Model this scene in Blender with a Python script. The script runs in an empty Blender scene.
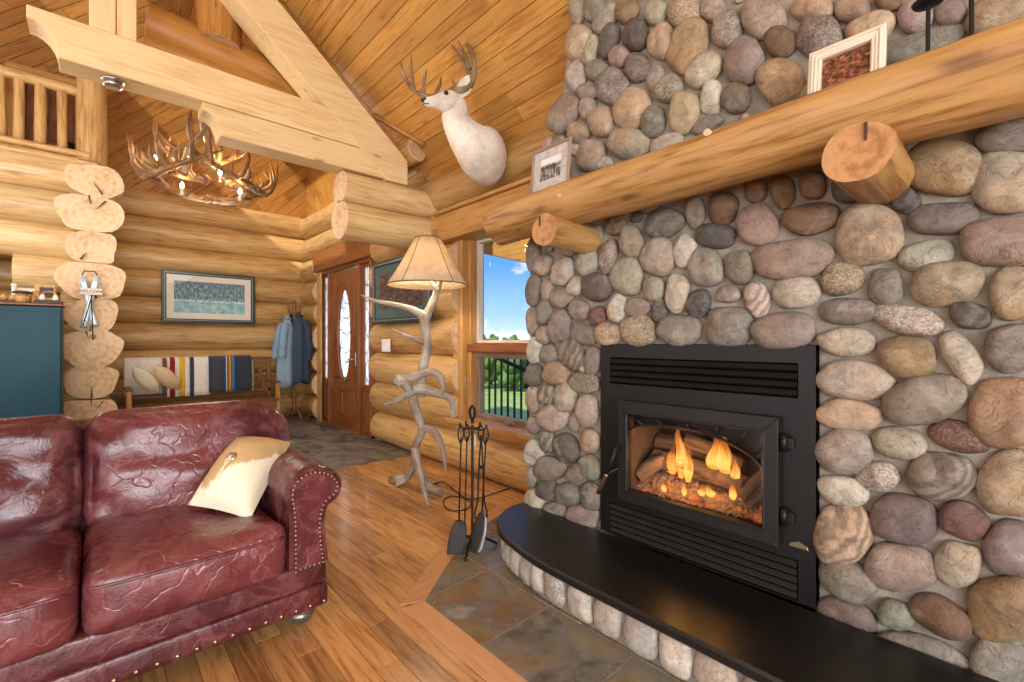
import bpy, math, random
from mathutils import Vector, Matrix, noise
random.seed(7)
C = bpy.context.scene.collection
V = Vector
PI = math.pi
H = 1.25                      # eye height
F = 455.0                     # focal length in pixels of the 1024 px frame
YAW = math.radians(47.5)
FWD = V((-math.sin(YAW), math.cos(YAW), 0)); RGT = V((math.cos(YAW), math.sin(YAW), 0))
EYE = V((0, 0, H))
def ray(u, v): return FWD + RGT*((u-512)/F) + V((0, 0, 1))*((341-v)/F)
def P(u, v, t=None, x=None, y=None, z=None):
    """3D point on the sight line of a measured spot, at a known depth / plane of the room"""
    r = ray(u, v)
    if t is None:
        if x is not None: t = x/r.x
        elif y is not None: t = y/r.y
        else: t = (z-H)/r.z
    return EYE + r*t
def lerp(a, b, k): return a+(b-a)*k
def rnd(a, b): return random.uniform(a, b)
def sm(x): x = max(0, min(1, x)); return x*x*(3-2*x)
def lin(c):
    return tuple(((x/255)/12.92 if x/255 <= .04045 else ((x/255+.055)/1.055)**2.4) for x in c)

# ------------------------------------------------------------------ mesh builder
class MB:
    def __init__(s):
        s.v = []; s.wc = []; s.ti = []; s.co = []; s.f = []; s.mi = []; s.sm = []
        s.tint = 1.0; s.col = (1, 1, 1); s.m = 0
    def vert(s, p, wc=None):
        s.v.append(V(p)); s.wc.append(V(wc) if wc is not None else V(p)); s.ti.append(s.tint); s.co.append(s.col)
        return len(s.v)-1
    def face(s, idx, smooth=False, m=None):
        s.f.append(tuple(idx)); s.mi.append(s.m if m is None else m); s.sm.append(smooth)
    def box(s, c, size, R=None, bev=0.0, off=None):
        """box (optionally chamfered); wood grain runs along its longest side"""
        c = V(c); hx, hy, hz = [a/2 for a in size]
        ax = max(range(3), key=lambda i: size[i]); o = rnd(0, 500) if off is None else off
        def add(p):
            q = V((p[ax]+o, p[(ax+1) % 3], p[(ax+2) % 3]))
            w = V(p)
            if R is not None: w = R @ w
            return s.vert(c+w, q)
        if bev <= 0:
            ids = [add((sx*hx, sy*hy, sz*hz)) for sx in (-1, 1) for sy in (-1, 1) for sz in (-1, 1)]
            for q in ((0, 1, 3, 2), (4, 6, 7, 5), (0, 4, 5, 1), (2, 3, 7, 6), (0, 2, 6, 4), (1, 5, 7, 3)):
                s.face([ids[i] for i in q])
            return
        b = min(bev, hx*.95, hy*.95, hz*.95); d = {}
        for sx in (-1, 1):
            for sy in (-1, 1):
                for sz in (-1, 1):
                    d[sx, sy, sz] = (add((sx*hx, sy*(hy-b), sz*(hz-b))), add((sx*(hx-b), sy*hy, sz*(hz-b))), add((sx*(hx-b), sy*(hy-b), sz*hz)))
        for a in range(3):
            for sg in (-1, 1):
                q = []
                for e, g in ((-1, -1), (1, -1), (1, 1), (-1, 1)):
                    k = [0, 0, 0]; k[a] = sg; k[(a+1) % 3] = e*sg; k[(a+2) % 3] = g
                    q.append(d[tuple(k)][a])
                s.face(q)
        for a in range(3):
            b1, c1 = (a+1) % 3, (a+2) % 3
            for e in (-1, 1):
                for g in (-1, 1):
                    k0 = [0]*3; k1 = [0]*3
                    k0[a] = -1; k1[a] = 1; k0[b1] = k1[b1] = e; k0[c1] = k1[c1] = g
                    k0, k1 = tuple(k0), tuple(k1)
                    q = [d[k0][b1], d[k1][b1], d[k1][c1], d[k0][c1]]
                    s.face(q if e*g > 0 else q[::-1])
        for k, t in d.items():
            s.face(t if k[0]*k[1]*k[2] > 0 else t[::-1])
    def log(s, p0, p1, r0, r1=None, seg=20, rings=10, wob=.006, flat=None, sq=1.0, endm=1, caps=(1, 1), flare=None, bow=0.0, squeeze=1.0, se=1.0):
        """a peeled log: slightly irregular, with end-grain ends"""
        p0, p1 = V(p0), V(p1); r1 = r0 if r1 is None else r1
        d = (p1-p0); L = d.length; d.normalize()
        up = V((0, 0, 1)) if abs(d.z) < .9 else V((0, 1, 0))
        a = d.cross(up).normalized(); b = a.cross(d).normalized()
        o = rnd(0, 900); ph = rnd(0, 50); R = []
        for i in range(rings+1):
            k = i/rings; row = []
            c = p0+d*(L*k)+b*(bow*math.sin(PI*k))
            for j in range(seg):
                th = 2*PI*j/seg
                r = lerp(r0, r1, k)
                ca, sb = math.cos(th), math.sin(th)
                n = noise.noise(V((ca*1.2+ph, sb*1.2, L*k*1.1+o)))
                if se != 1.0: ca, sb = math.copysign(abs(ca)**se, ca), math.copysign(abs(sb)**se, sb)
                rr = r*(1+n*wob/r*2)
                ea, eb = ca*rr*sq, sb*rr*squeeze
                if flare: ea *= flare(k)[0]; eb *= flare(k)[1]
                if flat is not None: eb = min(eb, flat)
                row.append(s.vert(c+a*ea+b*eb, (L*k+o, ea, eb)))
            R.append(row)
        for i in range(rings):
            for j in range(seg):
                j2 = (j+1) % seg
                s.face((R[i][j], R[i][j2], R[i+1][j2], R[i+1][j]), True)
        for e, row, cp in ((0, R[0], caps[0]), (1, R[-1], caps[1])):
            if not cp: continue
            # duplicate the rim so that the end cut stays crisp
            rim = [s.vert(s.v[i], s.wc[i]) for i in row]
            cc = s.vert(p0 if e == 0 else p1, (o+(0 if e == 0 else L), 0, 0))
            for j in range(seg):
                j2 = (j+1) % seg
                s.face((rim[j2], rim[j], cc) if e == 0 else (rim[j], rim[j2], cc), False, endm)
    def tube(s, pts, rad, seg=10, n=None, caps=True, rough=0.0, smooth=True):
        """round rod through points (Catmull-Rom), radius per point"""
        pts = [V(p) for p in pts]
        if not hasattr(rad, '__len__'): rad = [rad]*len(pts)
        n = n or max(2, 5)
        path = []; rr = []
        m = len(pts)
        if m == 2 or n == 1:
            path, rr = pts, list(rad)
        else:
            for i in range(m-1):
                a, b, c, d = pts[max(0, i-1)], pts[i], pts[i+1], pts[min(m-1, i+2)]
                for k in range(n):
                    t = k/n; t2 = t*t; t3 = t2*t
                    path.append(.5*((2*b)+(c-a)*t+(2*a-5*b+4*c-d)*t2+(3*b-a-3*c+d)*t3)); rr.append(lerp(rad[i], rad[i+1], t))
            path.append(pts[-1]); rr.append(rad[-1])
        o = rnd(0, 300); L = 0; R = []; prev = None
        for i, p in enumerate(path):
            d = (path[min(i+1, len(path)-1)]-path[max(i-1, 0)])
            if d.length < 1e-9: d = V((0, 0, 1))
            d.normalize()
            if prev is None:
                up = V((0, 0, 1)) if abs(d.z) < .9 else V((1, 0, 0))
                a = d.cross(up).normalized()
            else:
                a = (prev-d*prev.dot(d)).normalized()
            prev = a; b = d.cross(a)
            if i: L += (p-path[i-1]).length
            row = []
            for j in range(seg):
                th = 2*PI*j/seg; r = rr[i]
                if rough: r *= 1+rough*noise.noise(V((math.cos(th)*2+o, math.sin(th)*2, L*14)))
                row.append(s.vert(p+a*(math.cos(th)*r)+b*(math.sin(th)*r), (L+o, math.cos(th)*r, math.sin(th)*r)))
            R.append(row)
        for i in range(len(R)-1):
            for j in range(seg):
                j2 = (j+1) % seg
                s.face((R[i][j], R[i][j2], R[i+1][j2], R[i+1][j]), smooth)
        if caps:
            s.face(R[0][::-1]); s.face(R[-1])
    def lathe(s, c, prof, seg=20, M=None):
        """turned shape: profile of (radius, height)"""
        c = V(c); R = []; o = rnd(0, 300)
        for r, z in prof:
            row = []
            for j in range(seg):
                th = 2*PI*j/seg
                p = V((r*math.cos(th), r*math.sin(th), z)); q = V((z+o, p.x, p.y))
                if M is not None: p = M @ p
                row.append(s.vert(c+p, q))
            R.append(row)
        for i in range(len(R)-1):
            for j in range(seg):
                j2 = (j+1) % seg
                s.face((R[i][j], R[i][j2], R[i+1][j2], R[i+1][j]), True)
        s.face(R[0][::-1]); s.face(R[-1])
    def ball(s, c, r, M=None, seg=14, rings=9, amp=0.0):
        c = V(c); r = V(r) if hasattr(r, '__len__') else V((r, r, r)); o = V((rnd(0, 99), rnd(0, 99), rnd(0, 99))); R = []
        for i in range(rings+1):
            ph = PI*i/rings-PI/2; row = []
            for j in range(seg if 0 < i < rings else 1):
                th = 2*PI*j/seg
                d = V((math.cos(ph)*math.cos(th), math.cos(ph)*math.sin(th), math.sin(ph)))
                k = 1+amp*noise.noise(d*1.7+o)
                p = V((d.x*r.x*k, d.y*r.y*k, d.z*r.z*k)); q = p+o
                if M is not None: p = M @ p
                row.append(s.vert(c+p, q))
            R.append(row)
        for i in range(rings):
            a, b = R[i], R[i+1]
            for j in range(seg):
                j2 = (j+1) % seg
                if len(a) == 1: s.face((a[0], b[j2], b[j]), True)
                elif len(b) == 1: s.face((a[j], a[j2], b[0]), True)
                else: s.face((a[j], a[j2], b[j2], b[j]), True)
    def prism(s, poly, fr, d0, d1, bev=0.0, smooth=False, m_side=None):
        """polygon (2D) in frame fr=(origin, ex, ey, ez), from depth d0 to d1"""
        o, ex, ey, ez = [V(a) for a in fr]; off = rnd(0, 500)
        area = sum(poly[i][0]*poly[(i+1) % len(poly)][1]-poly[(i+1) % len(poly)][0]*poly[i][1] for i in range(len(poly)))
        if area < 0: poly = poly[::-1]
        w = max(p[0] for p in poly)-min(p[0] for p in poly); h = max(p[1] for p in poly)-min(p[1] for p in poly)
        def add(p, d):
            return s.vert(o+ex*p[0]+ey*p[1]+ez*d, (p[0]+off, p[1], d) if w >= h else (p[1]+off, p[0], d))
        n = len(poly)
        def inset(b):
            res = []
            for i in range(n):
                p0, p1, p2 = V(poly[i-1]), V(poly[i]), V(poly[(i+1) % n])
                e1 = (p1-p0); e2 = (p2-p1)
                if e1.length < 1e-9 or e2.length < 1e-9: res.append(tuple(p1)); continue
                e1.normalize(); e2.normalize()
                n1 = V((-e1.y, e1.x)); n2 = V((-e2.y, e2.x)); mm = n1+n2
                if mm.length < 1e-6: res.append(tuple(p1)); continue
                mm.normalize(); k = b/max(.35, mm.dot(n1))
                res.append(tuple(p1+mm*k))
            return res
        sg = 1 if d1 > d0 else -1
        flip = (ex.cross(ey).dot(ez) > 0) == (d1 > d0)
        levels = [(poly, d0), (poly, d1)] if not bev else [(inset(bev), d0), (poly, d0+sg*bev), (poly, d1-sg*bev), (inset(bev), d1)]
        R = [[add(p, d) for p in pl] for pl, d in levels]
        for i in range(len(R)-1):
            for j in range(n):
                j2 = (j+1) % n
                q = (R[i][j], R[i][j2], R[i+1][j2], R[i+1][j])
                s.face(q if flip else q[::-1], smooth, m_side)
        s.face(R[0][::-1] if flip else R[0]); s.face(R[-1] if flip else R[-1][::-1])
    def rbox(s, c, half, rad, n=10, bulge=(0, 0, 0), M=None, amp=0.0, nf=4.0, fn=None):
        """soft cushion-like rounded box"""
        c = V(c); half = V(half); inn = V([max(.001, h-rad) for h in half]); o = V((rnd(0, 99), rnd(0, 99), rnd(0, 99)))
        cache = {}
        def pt(a, u, w, sg):
            l = [0, 0, 0]; l[a] = sg; l[(a+1) % 3] = u; l[(a+2) % 3] = w
            key = tuple(round(q, 5) for q in l)
            if key in cache: return cache[key]
            p = V([l[i]*half[i] for i in range(3)])
            q = V([max(-inn[i], min(inn[i], p[i])) for i in range(3)])
            d = p-q
            if d.length > 1e-9: p = q+d.normalized()*rad
            for i in range(3):
                f = (1-l[(i+1) % 3]**2)*(1-l[(i+2) % 3]**2)
                p[i] += l[i]*bulge[i]*f
            if amp:
                nn = noise.noise(p*nf+o)
                p += V([l[i] for i in range(3)]).normalized()*(amp*nn)
            if fn: p = fn(p)
            w2 = V(p)
            if M is not None: w2 = M @ w2
            cache[key] = s.vert(c+w2, p+o)
            return cache[key]
        # denser towards the edges
        g = [math.sin((2*i/n-1)*PI/2*.96)/math.sin(PI/2*.96) for i in range(n+1)]
        for a in range(3):
            for sg in (-1, 1):
                for i in range(n):
                    for j in range(n):
                        q = [pt(a, g[i], g[j], sg), pt(a, g[i+1], g[j], sg), pt(a, g[i+1], g[j+1], sg), pt(a, g[i], g[j+1], sg)]
                        s.face(q if sg > 0 else q[::-1], True)
    def grid(s, fn, nu, nv, smooth=True, closed_u=False):
        R = []
        for i in range(nu+(0 if closed_u else 1)):
            R.append([s.vert(*fn(i/nu, j/nv)) if isinstance(fn(i/nu, j/nv), tuple) else s.vert(fn(i/nu, j/nv)) for j in range(nv+1)])
        for i in range(nu):
            for j in range(nv):
                a, b = R[i], R[(i+1) % len(R)]
                s.face((a[j], b[j], b[j+1], a[j+1]), smooth)
        return R
    def sheet(s, fn, nu, nv, th, smooth=True):
        """cloth: surface fn(u,v)->Vector with real thickness"""
        def nrm(u, v):
            e = 1e-3
            a = fn(min(1, u+e), v)-fn(max(0, u-e), v); b = fn(u, min(1, v+e))-fn(u, max(0, v-e))
            n = a.cross(b)
            return n.normalized() if n.length > 1e-12 else V((0, 0, 1))
        A = []; B = []
        for i in range(nu+1):
            ra = []; rb = []
            for j in range(nv+1):
                u, v = i/nu, j/nv; p = fn(u, v); n = nrm(u, v)
                ra.append(s.vert(p+n*th/2, (u, v, 0))); rb.append(s.vert(p-n*th/2, (u, v, 1)))
            A.append(ra); B.append(rb)
        for i in range(nu):
            for j in range(nv):
                s.face((A[i][j], A[i+1][j], A[i+1][j+1], A[i][j+1]), smooth)
                s.face((B[i][j+1], B[i+1][j+1], B[i+1][j], B[i][j]), smooth)
        for i in range(nu):
            s.face((A[i+1][0], A[i][0], B[i][0], B[i+1][0])); s.face((A[i][nv], A[i+1][nv], B[i+1][nv], B[i][nv]))
        for j in range(nv):
            s.face((A[0][j], A[0][j+1], B[0][j+1], B[0][j])); s.face((A[nu][j+1], A[nu][j], B[nu][j], B[nu][j+1]))
    def build(s, name, mats, parent=None, loc=None, kind=None, sub=0):
        me = bpy.data.meshes.new(name)
        off = V((0, 0, 0))
        if parent is not None:
            q = parent
            while q is not None: off += q.location; q = q.parent
        l = V(loc) if loc is not None else V((0, 0, 0))
        off = off+l
        me.from_pydata([v-off for v in s.v], [], s.f)
        if not isinstance(mats, (list, tuple)): mats = [mats]
        for m in mats: me.materials.append(m)
        nm = len(mats)
        me.polygons.foreach_set('material_index', [min(i, nm-1) for i in s.mi])
        me.polygons.foreach_set('use_smooth', s.sm)
        a = me.attributes.new('wc', 'FLOAT_VECTOR', 'POINT'); a.data.foreach_set('vector', [x for w in s.wc for x in w])
        a = me.attributes.new('tint', 'FLOAT', 'POINT'); a.data.foreach_set('value', s.ti)
        a = me.attributes.new('col', 'FLOAT_COLOR', 'POINT'); a.data.foreach_set('color', [x for c in s.co for x in (c[0], c[1], c[2], 1)])
        me.update()
        o = bpy.data.objects.new(name, me); C.objects.link(o)
        o.location = l
        if parent is not None: o.parent = parent
        if kind: o['kind'] = kind
        if sub:
            md = o.modifiers.new('smooth', 'SUBSURF'); md.levels = sub; md.render_levels = sub
        return o

def tag(o, label, cat, group=None):
    o['label'] = label; o['category'] = cat
    if group: o['group'] = group
    return o
def thing(name, loc, label, cat, group=None):
    o = bpy.data.objects.new(name, None); C.objects.link(o); o.location = V(loc); o.empty_display_size = .1
    return tag(o, label, cat, group)
def copy_tree(o, parent=None):
    c = o.copy(); C.objects.link(c); c.parent = parent
    for ch in [k for k in bpy.data.objects if k.parent == o]: copy_tree(ch, c)
    return c

def clip(poly, a, b, c):
    """keep the part of a convex polygon where a*x+b*y<=c"""
    out = []
    for i in range(len(poly)):
        p, q = poly[i], poly[(i+1) % len(poly)]
        dp, dq = a*p[0]+b*p[1]-c, a*q[0]+b*q[1]-c
        if dp <= 0: out.append(p)
        if dp*dq < 0:
            k = dp/(dp-dq); out.append((lerp(p[0], q[0], k), lerp(p[1], q[1], k)))
    return out
def planks(mb, poly, fr, ang, width, d0, d1, lens=(1.2, 3.0), gap=.004, bev=.004, tv=(.8, 1.15)):
    """boards of one width laid at an angle over a convex polygon, each a solid piece"""
    ca, sa = math.cos(ang), math.sin(ang)
    U = [p[0]*ca+p[1]*sa for p in poly]; W = [-p[0]*sa+p[1]*ca for p in poly]
    w = math.floor(min(W)/width)*width
    while w < max(W):
        u = min(U)-rnd(0, lens[0])
        while u < max(U):
            L = rnd(*lens)
            q = poly
            for (A, B, Cc) in ((ca, sa, u+L-gap/2), (-ca, -sa, -(u+gap/2)), (-sa, ca, w+width-gap/2), (sa, -ca, -(w+gap/2))):
                q = clip(q, A, B, Cc)
                if len(q) < 3: break
            # drop slivers
            if len(q) >= 3:
                ar = abs(sum(q[i][0]*q[(i+1) % len(q)][1]-q[(i+1) % len(q)][0]*q[i][1] for i in range(len(q))))/2
                if ar > 2e-4:
                    mb.tint = rnd(*tv)
                    # grain along the board: rotate into board axes
                    o, ex, ey, ez = [V(a) for a in fr]
                    ex2 = ex*ca+ey*sa; ey2 = -ex*sa+ey*ca
                    qq = [(p[0]*ca+p[1]*sa, -p[0]*sa+p[1]*ca) for p in q]
                    n0 = len(mb.v)
                    mb.prism(qq, (o, ex2, ey2, ez), d0, d1, bev=bev)
                    off = rnd(0, 900)
                    for i in range(n0, len(mb.v)):
                        r = mb.v[i]-o; mb.wc[i] = V((r.dot(ex2)+off, r.dot(ey2), r.dot(ez)))
            u += L
        w += width
    mb.tint = 1.0

# ------------------------------------------------------------------ materials
def newmat(name):
    m = bpy.data.materials.new(name); m.use_nodes = True
    nt = m.node_tree; nt.nodes.clear()
    out = nt.nodes.new('ShaderNodeOutputMaterial'); b = nt.nodes.new('ShaderNodeBsdfPrincipled')
    nt.links.new(b.outputs[0], out.inputs[0])
    return m, nt, b, out
class NT:
    def __init__(s, nt): s.nt = nt
    def n(s, t, **k):
        x = s.nt.nodes.new('ShaderNode'+t)
        for a, b in k.items(): setattr(x, a, b)
        return x
    def l(s, a, b): s.nt.links.new(a, b)
    def attr(s, name): return s.n('Attribute', attribute_name=name)
    def mapping(s, vec, scale, loc=(0, 0, 0), rot=(0, 0, 0)):
        m = s.n('Mapping'); s.l(vec, m.inputs['Vector']); m.inputs['Scale'].default_value = scale; m.inputs['Location'].default_value = loc
        m.inputs['Rotation'].default_value = rot
        return m.outputs[0]
    def noise(s, vec, scale, detail=4, rough=.55, dist=0.0):
        x = s.n('TexNoise'); s.l(vec, x.inputs['Vector']); x.inputs['Scale'].default_value = scale; x.inputs['Detail'].default_value = detail
        x.inputs['Roughness'].default_value = rough; x.inputs['Distortion'].default_value = dist
        return x.outputs['Fac']
    def voro(s, vec, scale, feature='F1', out='Distance', rand=1.0):
        x = s.n('TexVoronoi', feature=feature); s.l(vec, x.inputs['Vector']); x.inputs['Scale'].default_value = scale
        x.inputs['Randomness'].default_value = rand
        return x.outputs[out]
    def wave(s, vec, scale, dist=2.0, typ='BANDS', axis='X', detail=2, dscale=1.0):
        x = s.n('TexWave', wave_type=typ)
        if typ == 'BANDS': x.bands_direction = axis
        else: x.rings_direction = axis
        s.l(vec, x.inputs['Vector']); x.inputs['Scale'].default_value = scale; x.inputs['Distortion'].default_value = dist
        x.inputs['Detail'].default_value = detail; x.inputs['Detail Scale'].default_value = dscale
        return x.outputs['Fac']
    def ramp(s, fac, stops, interp='LINEAR'):
        r = s.n('ValToRGB'); s.l(fac, r.inputs[0]); e = r.color_ramp.elements; r.color_ramp.interpolation = interp
        while len(e) > 1: e.remove(e[-1])
        e[0].position = stops[0][0]; e[0].color = (*stops[0][1], 1)
        for p, c in stops[1:]:
            k = e.new(p); k.color = (*c, 1)
        return r.outputs[0]
    def mix(s, fac, a, b, mode='MIX'):
        x = s.n('Mix', data_type='RGBA', blend_type=mode)
        for sock, val in ((x.inputs[0], fac), (x.inputs[6], a), (x.inputs[7], b)):
            if isinstance(val, (int, float)): sock.default_value = val
            elif isinstance(val, tuple): sock.default_value = (*val, 1)
            else: s.l(val, sock)
        return x.outputs[2]
    def math(s, op, a, b=None, c=None):
        x = s.n('Math', operation=op)
        for i, val in enumerate((a, b, c)):
            if val is None: continue
            if isinstance(val, (int, float)): x.inputs[i].default_value = val
            else: s.l(val, x.inputs[i])
        return x.outputs[0]
    def rng(s, v, a, b, c, d):
        x = s.n('MapRange'); s.l(v, x.inputs[0])
        for i, k in enumerate((a, b, c, d)): x.inputs[i+1].default_value = k
        return x.outputs[0]
    def bump(s, bsdf, h, strength=.3, dist=.01):
        b = s.n('Bump'); s.l(h, b.inputs['Height']); b.inputs['Strength'].default_value = strength; b.inputs['Distance'].default_value = dist
        s.l(b.outputs[0], bsdf.inputs['Normal'])
def setb(b, rough=.5, spec=.5, metal=0.0, col=None):
    b.inputs['Roughness'].default_value = rough; b.inputs['Specular IOR Level'].default_value = spec; b.inputs['Metallic'].default_value = metal
    if col: b.inputs['Base Color'].default_value = (*col, 1)

def wood(name, light, dark, knot=(90, 50, 22), rough=.42, grain=(1.4, 16, 16), knots=.5, coat=0.0, streak=.55, ring=None, kscale=(1.5, 5.5, 5.5), ringw=.26):
    m, nt, b, out = newmat(name); N = NT(nt)
    wc = N.attr('wc').outputs['Vector']; ti = N.attr('tint').outputs['Fac']
    big = N.noise(N.mapping(wc, (.7, 3, 3)), 1.3, 3)
    g = N.noise(N.mapping(wc, grain), 2.2, 5, .6, .4)
    fine = N.noise(N.mapping(wc, (grain[0]*2.2, grain[1]*5, grain[2]*5)), 3.0, 3)
    f = N.math('ADD', N.math('MULTIPLY', g, streak), N.math('ADD', N.math('MULTIPLY', big, .9-streak), N.math('MULTIPLY', fine, .12)))
    if ring:
        w = N.wave(N.mapping(wc, (.35, 1, 1)), ring, 2.5, 'RINGS', 'X', 2, 1.5)
        f = N.math('ADD', N.math('MULTIPLY', f, 1-ringw), N.math('MULTIPLY', w, ringw))
    c = N.ramp(f, [(.31, lin(tuple(q*.92 for q in dark))), (.42, lin(dark)), (.51, lin(tuple((a*2+d)/3 for a, d in zip(light, dark)))), (.66, lin(light))])
    if knots > 0:
        kd = N.voro(N.mapping(wc, kscale), 1.0)
        kn = N.math('ADD', kd, N.math('MULTIPLY', N.noise(wc, 30, 2), .05))
        kf = N.rng(kn, .075, .15, knots, 0.0)
        c = N.mix(kf, c, lin(knot))
        halo = N.rng(kd, .12, .32, .35*knots, 0.0)
        c = N.mix(halo, c, lin(dark))
    c = N.mix(1.0, c, N.n('CombineColor').outputs[0], 'MULTIPLY') if False else c
    x = N.n('VectorMath', operation='SCALE'); N.l(c, x.inputs[0]); N.l(ti, x.inputs['Scale'])
    N.l(x.outputs[0], b.inputs['Base Color'])
    setb(b, rough, .4)
    b.inputs['Coat Weight'].default_value = coat; b.inputs['Coat Roughness'].default_value = .12
    N.bump(b, f, .25, .006)
    return m
def plain(name, rgb, rough=.5, metal=0.0, spec=.5, var=.12, nscale=8, bump=0.0, bscale=60, coat=0.0):
    m, nt, b, out = newmat(name); N = NT(nt)
    tc = N.n('TexCoord').outputs['Object']
    n = N.noise(tc, nscale, 4)
    l = lin(rgb)
    c = N.ramp(n, [(.3, tuple(a*(1-var) for a in l)), (.7, tuple(min(1, a*(1+var)) for a in l))])
    N.l(c, b.inputs['Base Color']); setb(b, rough, spec, metal)
    b.inputs['Coat Weight'].default_value = coat
    if bump: N.bump(b, N.noise(tc, bscale, 4), bump, .004)
    return m
def vcol(name, rough=.8, bump=.15, bscale=180, spec=.3, sheen=0.0):
    m, nt, b, out = newmat(name); N = NT(nt)
    col = N.attr('col').outputs['Color']; tc = N.n('TexCoord').outputs['Object']
    n = N.noise(tc, 40, 3)
    x = N.n('VectorMath', operation='SCALE'); N.l(col, x.inputs[0]); N.l(N.rng(n, .3, .7, .88, 1.1), x.inputs['Scale'])
    N.l(x.outputs[0], b.inputs['Base Color']); setb(b, rough, spec)
    b.inputs['Sheen Weight'].default_value = sheen
    if bump: N.bump(b, N.noise(tc, bscale, 3), bump, .003)
    return m
def emit(name, rgb, strength):
    m, nt, b, out = newmat(name); nt.nodes.remove(b); N = NT(nt)
    e = N.n('Emission'); e.inputs[0].default_value = (*lin(rgb), 1); e.inputs[1].default_value = strength
    N.l(e.outputs[0], out.inputs[0]); return m
def glass(name, tint=(1, 1, 1), refl=.9, rough=.02):
    m, nt, b, out = newmat(name); nt.nodes.remove(b); N = NT(nt)
    t = N.n('BsdfTransparent'); t.inputs[0].default_value = (*tint, 1)
    g = N.n('BsdfGlossy'); g.inputs['Roughness'].default_value = rough
    fr = N.n('Fresnel'); fr.inputs[0].default_value = 1.45
    x = N.n('MixShader'); ge = N.n('NewGeometry'); N.l(N.math('MULTIPLY', N.math('MULTIPLY', fr.outputs[0], refl), N.math('SUBTRACT', 1.0, ge.outputs['Backfacing'])), x.inputs[0]); N.l(t.outputs[0], x.inputs[1]); N.l(g.outputs[0], x.inputs[2])
    N.l(x.outputs[0], out.inputs[0]); return m

M = {}
M['log'] = wood('golden peeled log', (206, 172, 114), (164, 121, 68), rough=.42, coat=.1, knots=.6, kscale=(1.3, 3.6, 3.6))
M['logend'] = wood('sawn log end', (214, 188, 152), (184, 150, 110), rough=.75, knots=0, ring=5.0, streak=.5, grain=(4, 12, 12), ringw=.05)
M['corbelend'] = wood('sawn corbel end', (186, 142, 94), (146, 100, 58), rough=.6, knots=0, ring=6.0, streak=.45, grain=(4, 14, 14), ringw=.05)
M['palelog'] = wood('pale log', (214, 190, 142), (180, 146, 96), rough=.45, coat=.1, knots=.4, kscale=(1.3, 3.6, 3.6))
M['beam'] = wood('pale planed timber', (222, 200, 154), (205, 174, 122), knot=(96, 66, 44), rough=.6, knots=.85, kscale=(2.0, 6, 6))
M['pine'] = wood('tongue and groove pine', (200, 154, 84), (168, 117, 57), knot=(104, 56, 26), rough=.42, knots=.75, coat=.1, kscale=(2.4, 8, 8))
M['darkpine'] = wood('amber pine', (180, 129, 62), (146, 94, 40), knot=(86, 46, 20), rough=.45, knots=.65, kscale=(2.4, 8, 8))
M['trim'] = wood('golden trim', (194, 150, 88), (160, 111, 56), rough=.4, knots=.2)
M['floor'] = wood('hickory floor', (206, 160, 102), (158, 108, 60), knot=(84, 48, 26), rough=.26, knots=.55, coat=.35, streak=.65, kscale=(1.6, 7, 7))
M['border'] = wood('floor border', (204, 156, 108), (172, 122, 76), rough=.3, knots=.15, coat=.25)
M['mantel'] = wood('mantel log', (184, 146, 92), (130, 90, 46), knot=(78, 48, 24), rough=.45, coat=.08, knots=.7, kscale=(1.8, 5, 5))
M['door'] = wood('oak door', (146, 90, 46), (104, 58, 28), rough=.38, knots=0, grain=(2, 26, 26))
M['bench'] = wood('bench wood', (138, 90, 52), (92, 56, 30), rough=.45, knots=.2)
M['redwood'] = wood('window rail wood', (150, 94, 58), (112, 62, 36), rough=.4, knots=0)
M['greywood'] = wood('weathered frame wood', (150, 132, 112), (110, 92, 76), rough=.6, knots=0)
M['whitewood'] = wood('cream painted wood', (222, 212, 196), (198, 186, 166), rough=.5, knots=0)
M['black'] = plain('matte black steel', (24, 23, 22), .42, .3, .4, .15)
M['iron'] = plain('wrought iron', (38, 37, 37), .45, .7, .5, .2, 30, .3, 50)
M['nail'] = plain('brass nailhead', (150, 128, 104), .3, .9)
M['pewter'] = plain('pewter foot', (128, 122, 116), .35, .7, bump=.2)
M['chrome'] = plain('brushed nickel', (190, 186, 180), .28, .95)
M['cream'] = plain('cream hide', (226, 214, 186), .75, 0, .2, .06, 12, .15, 60)
M['white'] = plain('white plastic', (232, 230, 222), .4)
M['teal'] = plain('teal paint', (10, 62, 76), .45, 0, .25, .14, 3, .05, 40)
M['cloth'] = vcol('woven cloth', .85, .25, 160, .2, .2)
M['paint'] = vcol('painted paper', .6, 0)
M['glass'] = glass('window glass')
M['fireglass'] = glass('fire glass', (.93, .9, .86), .9)
M['picglass'] = glass('picture glass', (1, 1, 1), .7, .03)
M['greenframe'] = plain('dark green frame', (40, 54, 52), .35, 0, .5, .1)
M['mat'] = plain('picture mat', (216, 206, 188), .8, 0, .2, .03)

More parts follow.
